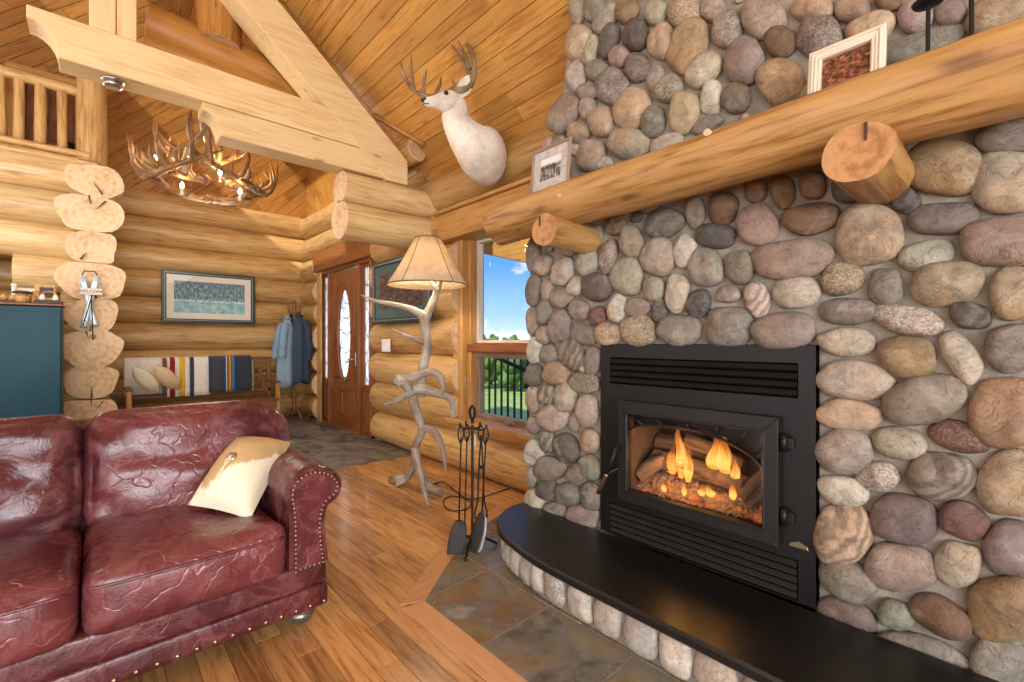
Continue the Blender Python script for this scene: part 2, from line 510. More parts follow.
def leather():
    m, nt, b, out = newmat('worn burgundy leather'); N = NT(nt)
    wc = N.attr('wc').outputs['Vector']
    n1 = N.noise(wc, 2.2, 5, .6, .8); n2 = N.noise(wc, 7, 6, .7, 1.2)
    warp = N.n('TexNoise'); N.l(wc, warp.inputs['Vector']); warp.inputs['Scale'].default_value = 2.6; warp.inputs['Detail'].default_value = 4
    vm = N.n('VectorMath', operation='MULTIPLY_ADD'); N.l(warp.outputs['Color'], vm.inputs[0]); vm.inputs[1].default_value = (.8, .8, .8); N.l(wc, vm.inputs[2])
    cr = N.voro(N.mapping(vm.outputs[0], (1, .55, 1)), 5.0, 'DISTANCE_TO_EDGE')
    crease = N.math('MULTIPLY', N.rng(cr, 0, .035, 1, 0), N.rng(n1, .42, .62, 0, 1))
    c = N.ramp(n1, [(.30, lin(LEATHER[0])), (.5, lin(LEATHER[1])), (.70, lin(LEATHER[2]))])
    c = N.mix(N.rng(n2, .48, .78, 0, .55), c, lin(LEATHER[3]))
    c = N.mix(N.math('MULTIPLY', crease, .30), c, lin(LEATHER[3]))
    N.l(c, b.inputs['Base Color'])
    N.l(N.rng(n2, .3, .7, .17, .36), b.inputs['Roughness']); b.inputs['Specular IOR Level'].default_value = .5
    h = N.math('ADD', N.math('MULTIPLY', crease, -.35), N.math('ADD', N.math('MULTIPLY', n2, .9), N.math('MULTIPLY', N.noise(wc, 90, 3), .10)))
    N.bump(b, h, .42, .012)
    return m
LEATHER = [(54, 22, 26), (88, 38, 42), (114, 56, 58), (156, 106, 104)]
M['leather'] = leather()

def stone_mat():
    m, nt, b, out = newmat('river stone'); N = NT(nt)
    wc = N.attr('wc').outputs['Vector']; col = N.attr('col').outputs['Color']; ti = N.attr('tint').outputs['Fac']
    def scale(c, f):
        x = N.n('VectorMath', operation='SCALE'); N.l(c, x.inputs[0]); N.l(f, x.inputs['Scale']); return x.outputs[0]
    n = N.noise(wc, 11, 8, .68, .6); n3 = N.noise(wc, 55, 4, .7)
    c = scale(col, N.rng(n, .3, .7, .58, 1.22))
    c = scale(c, N.rng(n3, .3, .7, .86, 1.10))
    # warm iron staining and pale mineral patches
    c = N.mix(N.rng(N.noise(wc, 5.5, 5, .6), .52, .70, 0, .55), c, N.mix(1.0, c, lin((232, 198, 158)), 'MULTIPLY'))
    c = N.mix(N.rng(N.noise(N.mapping(wc, (1, 1, 1), loc=(31, 7, 3)), 7, 5, .65), .56, .72, 0, .38), c, lin((196, 188, 172)))
    # thin veins and pits
    vn = N.math('ABSOLUTE', N.math('SUBTRACT', N.noise(wc, 8, 4, .6, 1.2), .5))
    c = N.mix(N.rng(vn, 0, .012, .35, 0), c, lin((70, 62, 54)))
    pit = N.voro(wc, 60); c = N.mix(N.rng(pit, .10, .2, .4, 0), c, lin((66, 58, 52)))
    sp = N.rng(N.noise(wc, 120, 2, .7), .42, .58, .62, 1.18)
    c = N.mix(N.math('COMPARE', ti, 2.0, .4), c, scale(c, sp))
    bd = N.rng(N.wave(N.mapping(wc, (1, 1, 1), rot=(.4, .5, .7)), 11, 5, 'BANDS', 'Z', 3, 1.5), .2, .8, .66, 1.12)
    c = N.mix(N.math('COMPARE', ti, 3.0, .4), c, scale(c, bd))
    N.l(c, b.inputs['Base Color']); setb(b, .6, .3)
    h = N.math('ADD', n, N.math('ADD', N.math('MULTIPLY', n3, .3), N.math('ADD', N.math('MULTIPLY', N.rng(pit, .05, .2, 0, 1), .12), N.math('MULTIPLY', N.rng(vn, 0, .02, 0, 1), .15))))
    N.bump(b, h, .7, .012)
    return m
M['stone'] = stone_mat()
def mortar():
    m, nt, b, out = newmat('grey mortar'); N = NT(nt)
    tc = N.n('TexCoord').outputs['Object']
    n = N.noise(tc, 7, 5, .65)
    c = N.ramp(n, [(.3, lin((112, 106, 96))), (.7, lin((154, 147, 135)))])
    N.l(c, b.inputs['Base Color']); setb(b, .92, .15)
    N.bump(b, N.math('ADD', n, N.math('MULTIPLY', N.noise(tc, 70, 4), .4)), .6, .02)
    return m
M['mortar'] = mortar()
def slate(name, cols, rough=.32):
    m, nt, b, out = newmat(name); N = NT(nt)
    wc = N.attr('wc').outputs['Vector']; ti = N.attr('tint').outputs['Fac']
    n = N.noise(wc, 2.4, 6, .6, .9); n2 = N.noise(wc, 11, 5, .6)
    f = N.math('ADD', N.math('MULTIPLY', n, .7), N.math('ADD', N.math('MULTIPLY', n2, .2), N.math('MULTIPLY', ti, .1)))
    c = N.ramp(f, [(p, lin(c)) for p, c in cols])
    N.l(c, b.inputs['Base Color'])
    N.l(N.rng(n2, .3, .7, rough-.1, rough+.15), b.inputs['Roughness'])
    N.bump(b, N.math('ADD', n, N.math('MULTIPLY', n2, .5)), .45, .012)
    return m
M['slate'] = slate('polished multicolour slate', [(.34, (60, 58, 55)), (.44, (112, 110, 102)), (.52, (124, 114, 88)), (.58, (122, 94, 62)), (.64, (106, 104, 97)), (.74, (146, 144, 136))], .2)
M['greyslate'] = slate('grey slate', [(.32, (50, 50, 50)), (.44, (88, 88, 88)), (.54, (132, 128, 120)), (.62, (92, 90, 86)), (.74, (60, 58, 58))], .35)
M['slab'] = plain('black honed slab', (26, 25, 24), .34, 0, .36, .25, 5, .12, 30)
def antler_mat(name, base, dark, tip):
    m, nt, b, out = newmat(name); N = NT(nt)
    wc = N.attr('wc').outputs['Vector']
    n = N.noise(N.mapping(wc, (5, 60, 60)), 1.5, 4)
    n2 = N.noise(wc, 6, 3)
    f = N.math('ADD', N.math('MULTIPLY', n, .5), N.math('MULTIPLY', n2, .5))
    c = N.ramp(f, [(.32, lin(dark)), (.5, lin(base)), (.68, lin(tip))])
    N.l(c, b.inputs['Base Color']); setb(b, .5, .35); N.bump(b, n, .35, .004)
    return m
M['antler'] = antler_mat('weathered antler', (150, 138, 122), (98, 84, 70), (196, 186, 170))
M['brownantler'] = antler_mat('brown antler', (128, 92, 58), (78, 52, 32), (196, 162, 116))
M['deerantler'] = antler_mat('deer antler', (118, 98, 72), (70, 54, 40), (176, 156, 126))
def fur():
    m, nt, b, out = newmat('white fur'); N = NT(nt)
    wc = N.n('TexCoord').outputs['Object']
    n = N.noise(wc, 6, 4, .6); n2 = N.noise(N.mapping(wc, (60, 60, 22)), 2, 3)
    c = N.ramp(n, [(.3, lin((186, 176, 160))), (.6, lin((226, 220, 208)))])
    N.l(c, b.inputs['Base Color']); setb(b, .9, .15); b.inputs['Sheen Weight'].default_value = .3
    N.bump(b, N.math('ADD', n2, N.math('MULTIPLY', n, .6)), .5, .008)
    return m
M['fur'] = fur()
def shade_mat():
    m, nt, b, out = newmat('rawhide lampshade'); N = NT(nt)
    tc = N.n('TexCoord').outputs['Object']
    c = N.ramp(N.noise(tc, 7, 5, .6, .5), [(.3, lin((226, 204, 168))), (.7, lin((246, 232, 206)))])
    d = N.n('BsdfDiffuse'); t = N.n('BsdfTranslucent'); N.l(c, d.inputs[0]); N.l(c, t.inputs[0])
    x = N.n('MixShader'); x.inputs[0].default_value = .55; N.l(d.outputs[0], x.inputs[1]); N.l(t.outputs[0], x.inputs[2])
    N.l(x.outputs[0], out.inputs[0]); nt.nodes.remove(b); return m
M['shade'] = shade_mat()
# light settings
P_S, P_E = 13.0, 54.0
SKY = 1.25
EXPO = 0.07
CLOUD = (3.1, 1.7, .4)
FILL_LIGHTS = [((-1.6, -1.4, 4.2), 46), ((-4.8, -1.8, 3.6), 56), ((-5.9, 1.0, 2.6), 34), ((-5.6, -1.0, 2.6), 30)]  # added fill lights without fixtures: position and energy
# ================================================================== THE ROOM
PITCH = .37
def struct(mb, name, mats, label=None, **k):
    o = mb.build(name, mats, kind='structure', **k)
    if label: o['label'] = label
    return o
LOGM = [M['log'], M['logend']]

# floor: hickory strips running along the log wall
b = MB()
FX0, FX1, FY0, FY1 = -8.2, 3.6, -5.6, 2.75
planks(b, [(FX0, FY0), (FX1, FY0), (FX1, FY1), (FX0, FY1)], ((0, 0, 0), (1, 0, 0), (0, 1, 0), (0, 0, 1)), 0, .098, -.02, 0, (.5, 1.5), .0016, .0012, (.66, 1.22))
b.box((-2.3, -1.4, -.06), (11.9, 8.6, .07))
struct(b, 'floor', M['floor'], 'honey hickory plank floor')

# slate: entry area and the angled apron round the hearth
def tiles(mb, poly, px, py, ox, oy, z0, z1, gap=.008, stag=0):
    xs = [p[0] for p in poly]; ys = [p[1] for p in poly]
    j = math.floor((min(ys)-oy)/py)
    while oy+j*py < max(ys):
        i = math.floor((min(xs)-ox)/px)-1
        while ox+i*px < max(xs):
            x0 = ox+i*px+(stag*px if j % 2 else 0); y0 = oy+j*py
            q = poly
            for (A, B, Cc) in ((1, 0, x0+px-gap/2), (-1, 0, -(x0+gap/2)), (0, 1, y0+py-gap/2), (0, -1, -(y0+gap/2))):
                q = clip(q, A, B, Cc)
                if len(q) < 3: break
            if len(q) >= 3:
                mb.tint = rnd(0, 1.6)
                n0 = len(mb.v); mb.prism(q, ((0, 0, 0), (1, 0, 0), (0, 1, 0), (0, 0, 1)), z0, z1, bev=.0015)
                o = V((rnd(0, 90), rnd(0, 90), 0))
                for k in range(n0, len(mb.v)): mb.wc[k] = mb.v[k]+o
            i += 1
        j += 1
    mb.tint = 1
b = MB(); b.tint = .2; b.prism([(-8.05, -.3), (-4.45, -.3), (-4.42, 2.62), (-8.05, 2.62)], ((0, 0, 0), (1, 0, 0), (0, 1, 0), (0, 0, 1)), 0, .0035); b.prism([(-2.30, 1.70), (-1.89, 1.165), (.9, 1.165), (.9, 2.3), (-2.5, 2.3), (-2.42, 1.95)], ((0, 0, 0), (1, 0, 0), (0, 1, 0), (0, 0, 1)), 0, .0035)
struct(b, 'floor', M['mortar'], 'grey grout between the slate tiles')
b = MB()
tiles(b, [(-8.05, -.3), (-4.45, -.3), (-4.42, 2.62), (-8.05, 2.62)], .42, .30, -8.05, -.3, 0, .005, stag=.5)
struct(b, 'floor', M['greyslate'], 'grey slate tiles of the entry')
HA = [(-2.32, 1.72), (-1.89, 1.165), (.9, 1.165), (.9, 2.3), (-2.55, 2.3), (-2.45, 1.95)]
b = MB()
tiles(b, [(-2.30, 1.70), (-1.89, 1.165), (.9, 1.165), (.9, 2.3), (-2.5, 2.3), (-2.42, 1.95)], .455, .41, -1.455, 1.165, 0, .005)
struct(b, 'floor', M['slate'], 'polished multicolour slate apron round the hearth')
b = MB()
for (a, c) in (((-1.89, 1.165), (.9, 1.165)), ((-2.32, 1.72), (-1.89, 1.165)), ((-2.5, 2.25), (-2.32, 1.72))):
    a, c = V(a), V(c); d = (c-a).normalized(); n = V((d.y, -d.x))
    ext = d*.04
    b.tint = rnd(.9, 1.1)
    b.prism([tuple(a-n*0), tuple(c), tuple(c+n*.105+ext*1.2), tuple(a+n*.105-ext*.4)], ((0, 0, 0), (1, 0, 0), (0, 1, 0), (0, 0, 1)), 0, .0055, bev=.001)
b.tint = 1
struct(b, 'trim_1', M['border'], 'plain board border round the hearth slate')

# ---- north wall: stacked peeled logs with the entry door and the window let in
b = MB()
YN = 2.70
DX0, DX1 = -7.44, -5.36; WX0, WX1 = -3.63, -1.75
for k in range(8):
    z = .185+PITCH*k
    r = .195+rnd(-.008, .01)
    segs = [(-8.3, 3.6)]
    if k <= 6: segs = [(-8.3, DX0+.08), (DX1-.0, 3.6)]
    if 1 <= k <= 5: segs = [s for s in segs if s[0] < -8] + [(DX1, WX0+.03), (WX1, 3.6)]
    for (x0, x1) in segs:
        b.tint = rnd(.84, 1.08)
        b.log((x0, YN, z), (x1, YN, z+rnd(-.01, .01)), r, r+rnd(-.008, .008), seg=22, rings=14, wob=.008, sq=1.0, endm=1)
    if k == 1:   # the sill course is hewn flat on top under the window
        b.tint = 1; b.log((WX0+.03, YN, z), (WX1, YN, z), r, seg=22, rings=8, wob=.004, flat=-.055)
# entry: one more course above the door
b.tint = .95; b.log((-8.3, YN, 3.145), (-4.1, YN, 3.145), .195, seg=22, rings=8)
struct(b, 'wall_north', LOGM, 'wall of stacked golden peeled logs')
b = MB()
planks(b, [(-8.2, 3.2), (-4.15, 3.2), (-4.15, 4.7), (-8.2, 4.7)], ((0, 2.66, 0), (1, 0, 0), (0, 0, 1), (0, -1, 0)), -PI/4, .14, 0, .02, (.8, 2.6))
b.prism([(-8.2, 3.2), (-4.15, 3.2), (-4.15, 4.7), (-8.2, 4.7)], ((0, 2.66, 0), (1, 0, 0), (0, 0, 1), (0, -1, 0)), -.05, -.001)
struct(b, 'wall_north', M['darkpine'], 'amber diagonal boards above the entry door')

# ---- west wall behind the bench: logs, then diagonal boards up to the roof
b = MB()
for k in range(9):
    z = .20+PITCH*k-.0
    b.tint = rnd(.84, 1.1)
    b.log((-8.15, -5.4, z), (-8.15, 2.95, z+rnd(-.01, .01)), .197, .197+rnd(-.01, .01), seg=22, rings=16, wob=.008)
struct(b, 'wall_west', LOGM, 'far log wall behind the bench')
b = MB()
planks(b, [(-5.4, 3.2), (2.7, 3.2), (2.7, 4.6), (-1.5, 8.2), (-5.4, 8.2)], ((-8.05, 0, 0), (0, 1, 0), (0, 0, 1), (1, 0, 0)), PI/4, .14, 0, .02, (.8, 2.6))
b.prism([(-5.4, 3.2), (2.7, 3.2), (2.7, 4.6), (-1.5, 8.2), (-5.4, 8.2)], ((-8.05, 0, 0), (0, 1, 0), (0, 0, 1), (1, 0, 0)), -.05, -.001)
struct(b, 'wall_west', M['darkpine'], 'amber diagonal boards above the far log wall')

# ---- inner log wall at the left with its corner of crossing log ends; the loft stands on it
b = MB()
for k in range(9):
    z = .14+PITCH*k; b.tint = rnd(.92, 1.12)
    if k < 5: segs = [(-.28, .1), (-5.4, -2.1)]
    elif k == 5: segs = [(-.64, .12), (-5.4, -2.1)]
    else: segs = [(-5.4, .12)]
    for (y0, y1) in segs:
        b.log((-7.2, y0, z), (-7.2, y1, z), .197, seg=22, rings=12, wob=.009)
ws = {8: (.46, .36), 7: (.58, .40), 6: (.42, .35), 5: (.58, .40), 4: (.45, .38), 3: (.54, .40), 2: (.45, .36), 1: (.53, .38), 0: (.5, .36)}
for k in range(9):
    w, h = ws[k]; z = .06+PITCH*k; b.tint = 1.06
    fl = lambda q, w=w, h=h: (lerp(1, w/.38, sm((q-.45)/.55)), lerp(1, h/.38, sm((q-.45)/.55)))
    b.log((-8.2, -.03, z), (-6.8+rnd(-.02, .03), -.03+rnd(-.02, .02), z), .19, seg=26, rings=12, wob=.022, flare=fl, se=.78)
    # drying check in the end grain
    for q in range(random.choice((1, 1, 2))):
        a_ = rnd(.9, 2.2) if rnd(0, 1) < .6 else rnd(-2.2, -.9); L_ = rnd(.07, .15); R_ = h*.5*.96; c_, s_ = math.cos(a_), math.sin(a_)
        b.prism([((R_)*c_-.007*s_, R_*s_+.007*c_), (R_*c_+.007*s_, R_*s_-.007*c_), ((R_-L_)*c_, (R_-L_)*s_)], ((-6.80+.031, -.03, z), (0, 1, 0), (0, 0, 1), (1, 0, 0)), -.03, .002, m_side=2); b.mi[-1] = b.mi[-2] = 2
b.tint = 1
struct(b, 'wall_inner', [M['palelog'], M['logend'], plain('dark check', (66, 44, 28), .9)], 'inner log wall with stacked crossing log ends')
b = MB(); b.box((-7.65, -2.8, 3.16), (1.0, 5.2, .10)); struct(b, 'floor', M['darkpine'], 'loft floor')
b = MB()   # checks split in the end grain of the stack
# ---- closing walls behind the camera with tall windows that let the daylight in
b = MB()
def wall_with_openings(mb, fr, x0, x1, z0, z1, ops, th=.16):
    xs = [x0]
    for (a, c, l, h) in ops:
        mb.prism([(xs[-1], z0), (a, z0), (a, z1), (xs[-1], z1)], fr, 0, th)
        mb.prism([(a, z0), (c, z0), (c, l), (a, l)], fr, 0, th)
        mb.prism([(a, h), (c, h), (c, z1), (a, z1)], fr, 0, th); xs.append(c)
    mb.prism([(xs[-1], z0), (x1, z0), (x1, z1), (xs[-1], z1)], fr, 0, th)
SW = [(-6.4, -4.4, .6, 2.5), (-3.4, -.6, .3, 2.6), (.2, 2.8, .3, 2.6)]
EW = [(-4.9, -3.0, .4, 2.7), (-2.4, .6, .4, 2.7)]
wall_with_openings(b, ((0, -5.45, 0), (1, 0, 0), (0, 0, 1), (0, -1, 0)), -8.3, 3.7, 0, 3.4, SW)
struct(b, 'wall_south', M['trim'])
b = MB(); wall_with_openings(b, ((3.5, 0, 0), (0, 1, 0), (0, 0, 1), (1, 0, 0)), -5.6, 2.9, 0, 7.0, EW); struct(b, 'wall_east', M['trim'])
def frame_rect(mb, fr, x0, x1, z0, z1, w, d0, d1, bev=.004):
    for q in ([(x0, z0), (x1, z0), (x1, z0+w), (x0, z0+w)], [(x0, z1-w), (x1, z1-w), (x1, z1), (x0, z1)],
              [(x0, z0+w), (x0+w, z0+w), (x0+w, z1-w), (x0, z1-w)], [(x1-w, z0+w), (x1, z0+w), (x1, z1-w), (x1-w, z1-w)]):
        mb.prism(q, fr, d0, d1, bev=bev)
wn = 1
for ops, fr in ((SW, ((0, -5.5, 0), (1, 0, 0), (0, 0, 1), (0, -1, 0))), (EW, ((3.55, 0, 0), (0, 1, 0), (0, 0, 1), (1, 0, 0)))):
    for (a, c, l, h) in ops:
        wn += 1
        b = MB(); frame_rect(b, fr, a, c, l, h, .07, 0, .08); b.prism([((a+c)/2-.03, l), ((a+c)/2+.03, l), ((a+c)/2+.03, h), ((a+c)/2-.03, h)], fr, .01, .07)
        o = struct(b, f'window_{wn}', M['trim'])

# ---- roof: tongue and groove pine on the slope, boards along the wall
SL = .84; CA = math.atan(SL)
CZ = 3.02   # height of the ceiling at y=2.55
def ceil_z(y): return CZ+SL*(2.55-y)
ey = V((0, -math.cos(CA), math.sin(CA))); en = V((0, -math.sin(CA), -math.cos(CA)))
b = MB()
planks(b, [(-4.2, -.25), (3.7, -.25), (3.7, 5.3), (-4.2, 5.3)], ((0, 2.55, CZ), (1, 0, 0), ey, en), 0, .125, -.03, 0, (.7, 2.6), .003, .003, (.82, 1.16))
b.prism([(-4.2, -.25), (3.7, -.25), (3.7, 5.3), (-4.2, 5.3)], ((0, 2.55, CZ), (1, 0, 0), ey, en), -.06, -.031)
struct(b, 'ceiling', M['pine'], 'sloping tongue and groove pine ceiling')
RY = 2.55-5.3*math.cos(CA); RZ = CZ+5.3*math.sin(CA)
b = MB()
planks(b, [(-8.3, 0), (3.7, 0), (3.7, 5.6), (-8.3, 5.6)], ((0, RY, RZ), (1, 0, 0), (0, -math.cos(CA), -math.sin(CA)), (0, math.sin(CA), -math.cos(CA))), 0, .25, -.03, 0, (2, 4), .003, 0, (.82, 1.16))
b.prism([(-8.3, 0), (3.7, 0), (3.7, 5.6), (-8.3, 5.6)], ((0, RY, RZ), (1, 0, 0), (0, -math.cos(CA), -math.sin(CA)), (0, math.sin(CA), -math.cos(CA))), -.06, -.031)
struct(b, 'ceiling', M['pine'], 'far slope of the pine ceiling')
b = MB()
planks(b, [(-8.3, -.25), (-4.2, -.25), (-4.2, 5.3), (-8.3, 5.3)], ((0, 2.6, 4.5), (1, 0, 0), ey, en), 0, .14, -.03, 0, (.7, 2.6), .003, .003, (.82, 1.12))
b.prism([(-8.3, -.25), (-4.2, -.25), (-4.2, 5.3), (-8.3, 5.3)], ((0, 2.6, 4.5), (1, 0, 0), ey, en), -.06, -.031)
b.prism([(2.7, 2.9), (2.7, 4.5), (RY, RZ+1.6), (RY, RZ)], ((-4.25, 0, 0), (0, 1, 0), (0, 0, 1), (1, 0, 0)), 0, .04)
b.prism([(RY, RZ-.5), (RY, RZ+1.6), (RY-4.3, RZ-3.6), (RY-4.3, RZ-4.5)], ((-8.3, 0, 0), (0, 1, 0), (0, 0, 1), (1, 0, 0)), 0, .04)
struct(b, 'ceiling', M['darkpine'], 'raised ceiling over the entry')

# ---- entry door unit with side lights
b = MB()
YD = 2.62
fr = ((0, YD, 0), (1, 0, 0), (0, 0, 1), (0, 1, 0))
x0, x1, zt = -7.36, -5.50, 2.28
d0 = MB()
for (a, c) in ((x0, x0+.07), (-6.99, -6.93), (-5.93, -5.87), (x1-.07, x1)):
    d0.prism([(a, 0), (c, 0), (c, zt), (a, zt)], fr, -.02, .14, bev=.006)
d0.prism([(x0, zt), (x1, zt), (x1, zt+.06), (x0, zt+.06)], fr, -.03, .14, bev=.006)
d0.prism([(x0, 0), (x1, 0), (x1, .03), (x0, .03)], fr, -.03, .14)
# casing on the room side, and side-light bottom panels
d0.prism([(x0-.04, zt+.04), (x1+.14, zt+.04), (x1+.14, zt+.33), (x0-.04, zt+.33)], fr, -.10, .0, bev=.008)

door = struct(d0, 'door_1', M['door'], 'oak entry door unit with two side lights and oval glass')
k_ = MB(); k_.prism([(-7.37, 0), (-7.20, 0), (-7.20, zt+.05), (-7.37, zt+.05)], fr, -.045, -.021, bev=.006); k_.build('casing', M['trim'], door)
sl = MB()
for (a, c) in ((x0+.07, -6.99), (-5.87, x1-.07)):
    frame_rect(sl, fr, a, c, .03, .62, .06, .03, .08); sl.prism([(a+.06, .09), (c-.06, .09), (c-.06, .56), (a+.06, .56)], fr, .045, .06)
    frame_rect(sl, fr, a, c, .62, zt, .045, .03, .08)
sl.build('side_light_frame', M['door'], door)
# slab with a real oval opening: rails outside the oval built as a ring of quads
ds = MB()
cx, cz = -6.44, 1.34; ax, az = .225, .66; X0, X1, Z0, Z1 = -6.92, -5.94, .62, 2.26
N = 48
ring = []
for i in range(N):
    th = 2*PI*i/N; c, s = math.cos(th), math.sin(th)
    k = min((X1-cx)/c if c > 1e-6 else 1e9, (X0-cx)/c if c < -1e-6 else 1e9, (Z1-cz)/s if s > 1e-6 else 1e9, (Z0-cz)/s if s < -1e-6 else 1e9)
    ring.append(((cx+ax*c, cz+az*s), (cx+k*c, cz+k*s)))
off = rnd(0, 50)
for dd, flip in ((.02, 1), (.07, 0)):
    R = [(ds.vert((p[0], YD+dd, p[1]), (p[1]+off, p[0], 0)), ds.vert((q[0], YD+dd, q[1]), (q[1]+off, q[0], 0))) for p, q in ring]
    for i in range(N):
        a, c = R[i], R[(i+1) % N]
        f = (a[0], a[1], c[1], c[0]); ds.face(f if flip else f[::-1])
ds.prism([(X0, .02), (X1, .02), (X1, .14), (X0, .14)], fr, .02, .07)
ds.prism([(X0, .56), (X1, .56), (X1, .62), (X0, .62)], fr, .02, .07)
for (a, c) in ((X0, X0+.12), (-6.49, -6.37), (X1-.12, X1)):
    ds.prism([(a, .14), (c, .14), (c, .56), (a, .56)], fr, .02, .07)
for (a, c) in ((X0+.12, -6.49), (-6.37, X1-.12)):
    ds.prism([(a, .14), (c, .14), (c, .56), (a, .56)], fr, .045, .06)
    ds.prism([(a+.05, .19), (c-.05, .19), (c-.05, .51), (a+.05, .51)], fr, .028, .05, bev=.012)
# raised moulding of the upper panel: arch top over the oval
mp = [(-6.80, .72), (-6.80, 1.75)]+[(-6.44-.36*math.cos(t), 1.75+.36*math.sin(t)) for t in [PI*i/12 for i in range(1, 12)]]+[(-6.08, 1.75), (-6.08, .72), (-6.80, .72)]
ds.tube([(p[0], YD+.018, p[1]) for p in mp], .012, 6, 1)
slab = ds.build('door_slab', M['door'], door)
ov = MB()
for rr in (0,):
    ov.tube([(cx+(ax+.012)*math.cos(2*PI*i/40), YD+.018, cz+(az+.012)*math.sin(2*PI*i/40)) for i in range(41)], .016, 8, 1)
ov.build('oval_moulding', M['door'], slab)
frost = emit('daylit frosted glass', (236, 240, 238), 1.0)
def frosted():
    m, nt, bb, out = newmat('leaded frosted glass'); N = NT(nt)
    tc = N.n('TexCoord').outputs['Object']
    e = N.voro(N.mapping(tc, (7, 7, 4.5)), 1, 'DISTANCE_TO_EDGE')
    lead = N.rng(e, .02, .05, .35, 1.0)
    t = N.n('BsdfTranslucent'); c = N.n('CombineColor')
    for i in range(3): N.l(lead, c.inputs[i])
    N.l(c.outputs[0], t.inputs[0])
    tr = N.n('BsdfTransparent'); N.l(c.outputs[0], tr.inputs[0])
    g = N.n('BsdfGlossy'); g.inputs['Roughness'].default_value = .15
    x = N.n('MixShader'); x.inputs[0].default_value = .35; N.l(t.outputs[0], x.inputs[1]); N.l(tr.outputs[0], x.inputs[2])
    y = N.n('MixShader'); y.inputs[0].default_value = .06; N.l(x.outputs[0], y.inputs[1]); N.l(g.outputs[0], y.inputs[2])
    N.l(y.outputs[0], out.inputs[0]); nt.nodes.remove(bb); return m
M['frost'] = frosted()
ov = MB(); ov.prism([(cx+ax*math.cos(2*PI*i/40), cz+az*math.sin(2*PI*i/40)) for i in range(40)], fr, .04, .05)
ov.build('oval_glass', M['frost'], slab)
for (a, c) in ((x0+.115, -7.035), (-5.825, x1-.115)):
    g = MB(); g.prism([(a, .665), (c, .665), (c, zt-.045), (a, zt-.045)], fr, .05, .06); g.build('side_light_glass', M['frost'], door)
hd = MB(); hp = V((-6.02, YD-.0, 1.0))
hd.prism([(-.022, -.09), (.022, -.09), (.022, .09), (-.022, .09)], (hp, (1, 0, 0), (0, 0, 1), (0, -1, 0)), -.02, .008, bev=.003)
hd.tube([hp+V((0, -.0, 0)), hp+V((0, -.05, 0)), hp+V((-.03, -.06, 0)), hp+V((-.12, -.06, 0))], .009, 8, 3)
hd.build('lever_handle', M['chrome'], slab)

# ---- the window by the chimney
b = MB()
YW = 2.62
fr = ((0, YW, 0), (1, 0, 0), (0, 0, 1), (0, 1, 0))
wl, wr, wb, wt, wm = -3.69, -1.75, .51, 2.22, 1.185
b.prism([(wl-.0, wb-.02), (wl+.15, wb-.02), (wl+.15, wt+.02), (wl, wt+.02)], fr, -.03, .16, bev=.008)        # casing
b.prism([(wl+.15, wb+.0), (wl+.21, wb+.0), (wl+.21, wt), (wl+.15, wt)], fr, .03, .2, bev=.006)
b.prism([(wl-.12, wt), (wr, wt), (wr, wt+.03), (wl-.12, wt+.03)], fr, -.15, .16, bev=.006)
b.prism([(wl-.10, wt+.03), (wr, wt+.03), (wr, wt+.26), (wl-.10, wt+.26)], fr, -.135, .10, bev=.006)             # header board
b.prism([(wl-.14, wt+.26), (wr, wt+.26), (wr, wt+.295), (wl-.14, wt+.295)], fr, -.17, .10, bev=.006)
b.prism([(wl, wb-.05), (wr, wb-.05), (wr, wb), (wl, wb)], fr, -.12, .2, bev=.008)                           # sill
win = struct(b, 'window_1', M['trim'], 'wood framed window beside the stone chimney')
s = MB(); s.prism([(wl+.15, wm-.045), (wr, wm-.045), (wr, wm+.045), (wl+.15, wm+.045)], fr, .02, .2, bev=.014); s.build('window_rail', M['redwood'], win)
s = MB(); frame_rect(s, fr, wl+.21, wr, wb, wm-.045, .05, .10, .16); s.build('lower_sash', M['greywood'], win)
s = MB(); frame_rect(s, fr, wl+.21, wr, wm+.045, wt, .03, .10, .16); s.build('upper_sash', M['whitewood'], win)
s = MB(); s.prism([(wl+.23, wm+.07), (wr-.03, wm+.07), (wr-.03, wt-.03), (wl+.23, wt-.03)], fr, .125, .131); s.build('window_pane', M['glass'], win)
s = MB(); s.prism([(wl+.23, wb+.05), (wr-.03, wb+.05), (wr-.03, wm-.09), (wl+.23, wm-.09)], fr, .125, .131); s.build('window_pane', M['glass'], win)
s = MB(); hp = V((-2.95, YW+.06, wb+.022)); s.box(hp, (.12, .03, .014), bev=.003); s.tube([hp+V((-.02, -.005, .008)), hp+V((.0, -.02, .018)), hp+V((.07, -.035, .02))], .007, 8, 3); s.build('crank_handle', M['chrome'], win)
s = MB(); hp = V((wl+.14, YW+.02, .85)); s.box(hp, (.022, .03, .11), bev=.004); s.tube([hp+V((0, -.015, .02)), hp+V((0, -.035, .04)), hp+V((.0, -.03, .09))], .006, 8, 3); s.build('sash_lock', M['chrome'], win)

# ---- loft door behind the railing
b = MB(); fr = ((-8.02, 0, 0), (0, 1, 0), (0, 0, 1), (1, 0, 0))
frame_rect(b, fr, -.78, -.12, 3.2, 4.55, .07, 0, .06)
d = struct(b, 'door_2', M['pine'], 'pine door up in the loft behind the railing')
s = MB(); frame_rect(s, fr, -.71, -.19, 3.2, 4.46, .1, .01, .04)
s.prism([(-.61, 3.9), (-.29, 3.9), (-.29, 3.98), (-.61, 3.98)], fr, .01, .04)
s.prism([(-.48, 3.3), (-.42, 3.3), (-.42, 4.36), (-.48, 4.36)], fr, .01, .04)
s.prism([(-.61, 3.3), (-.29, 3.3), (-.29, 4.36), (-.61, 4.36)], fr, .005, .02); s.build('door_slab', M['bench'], d)

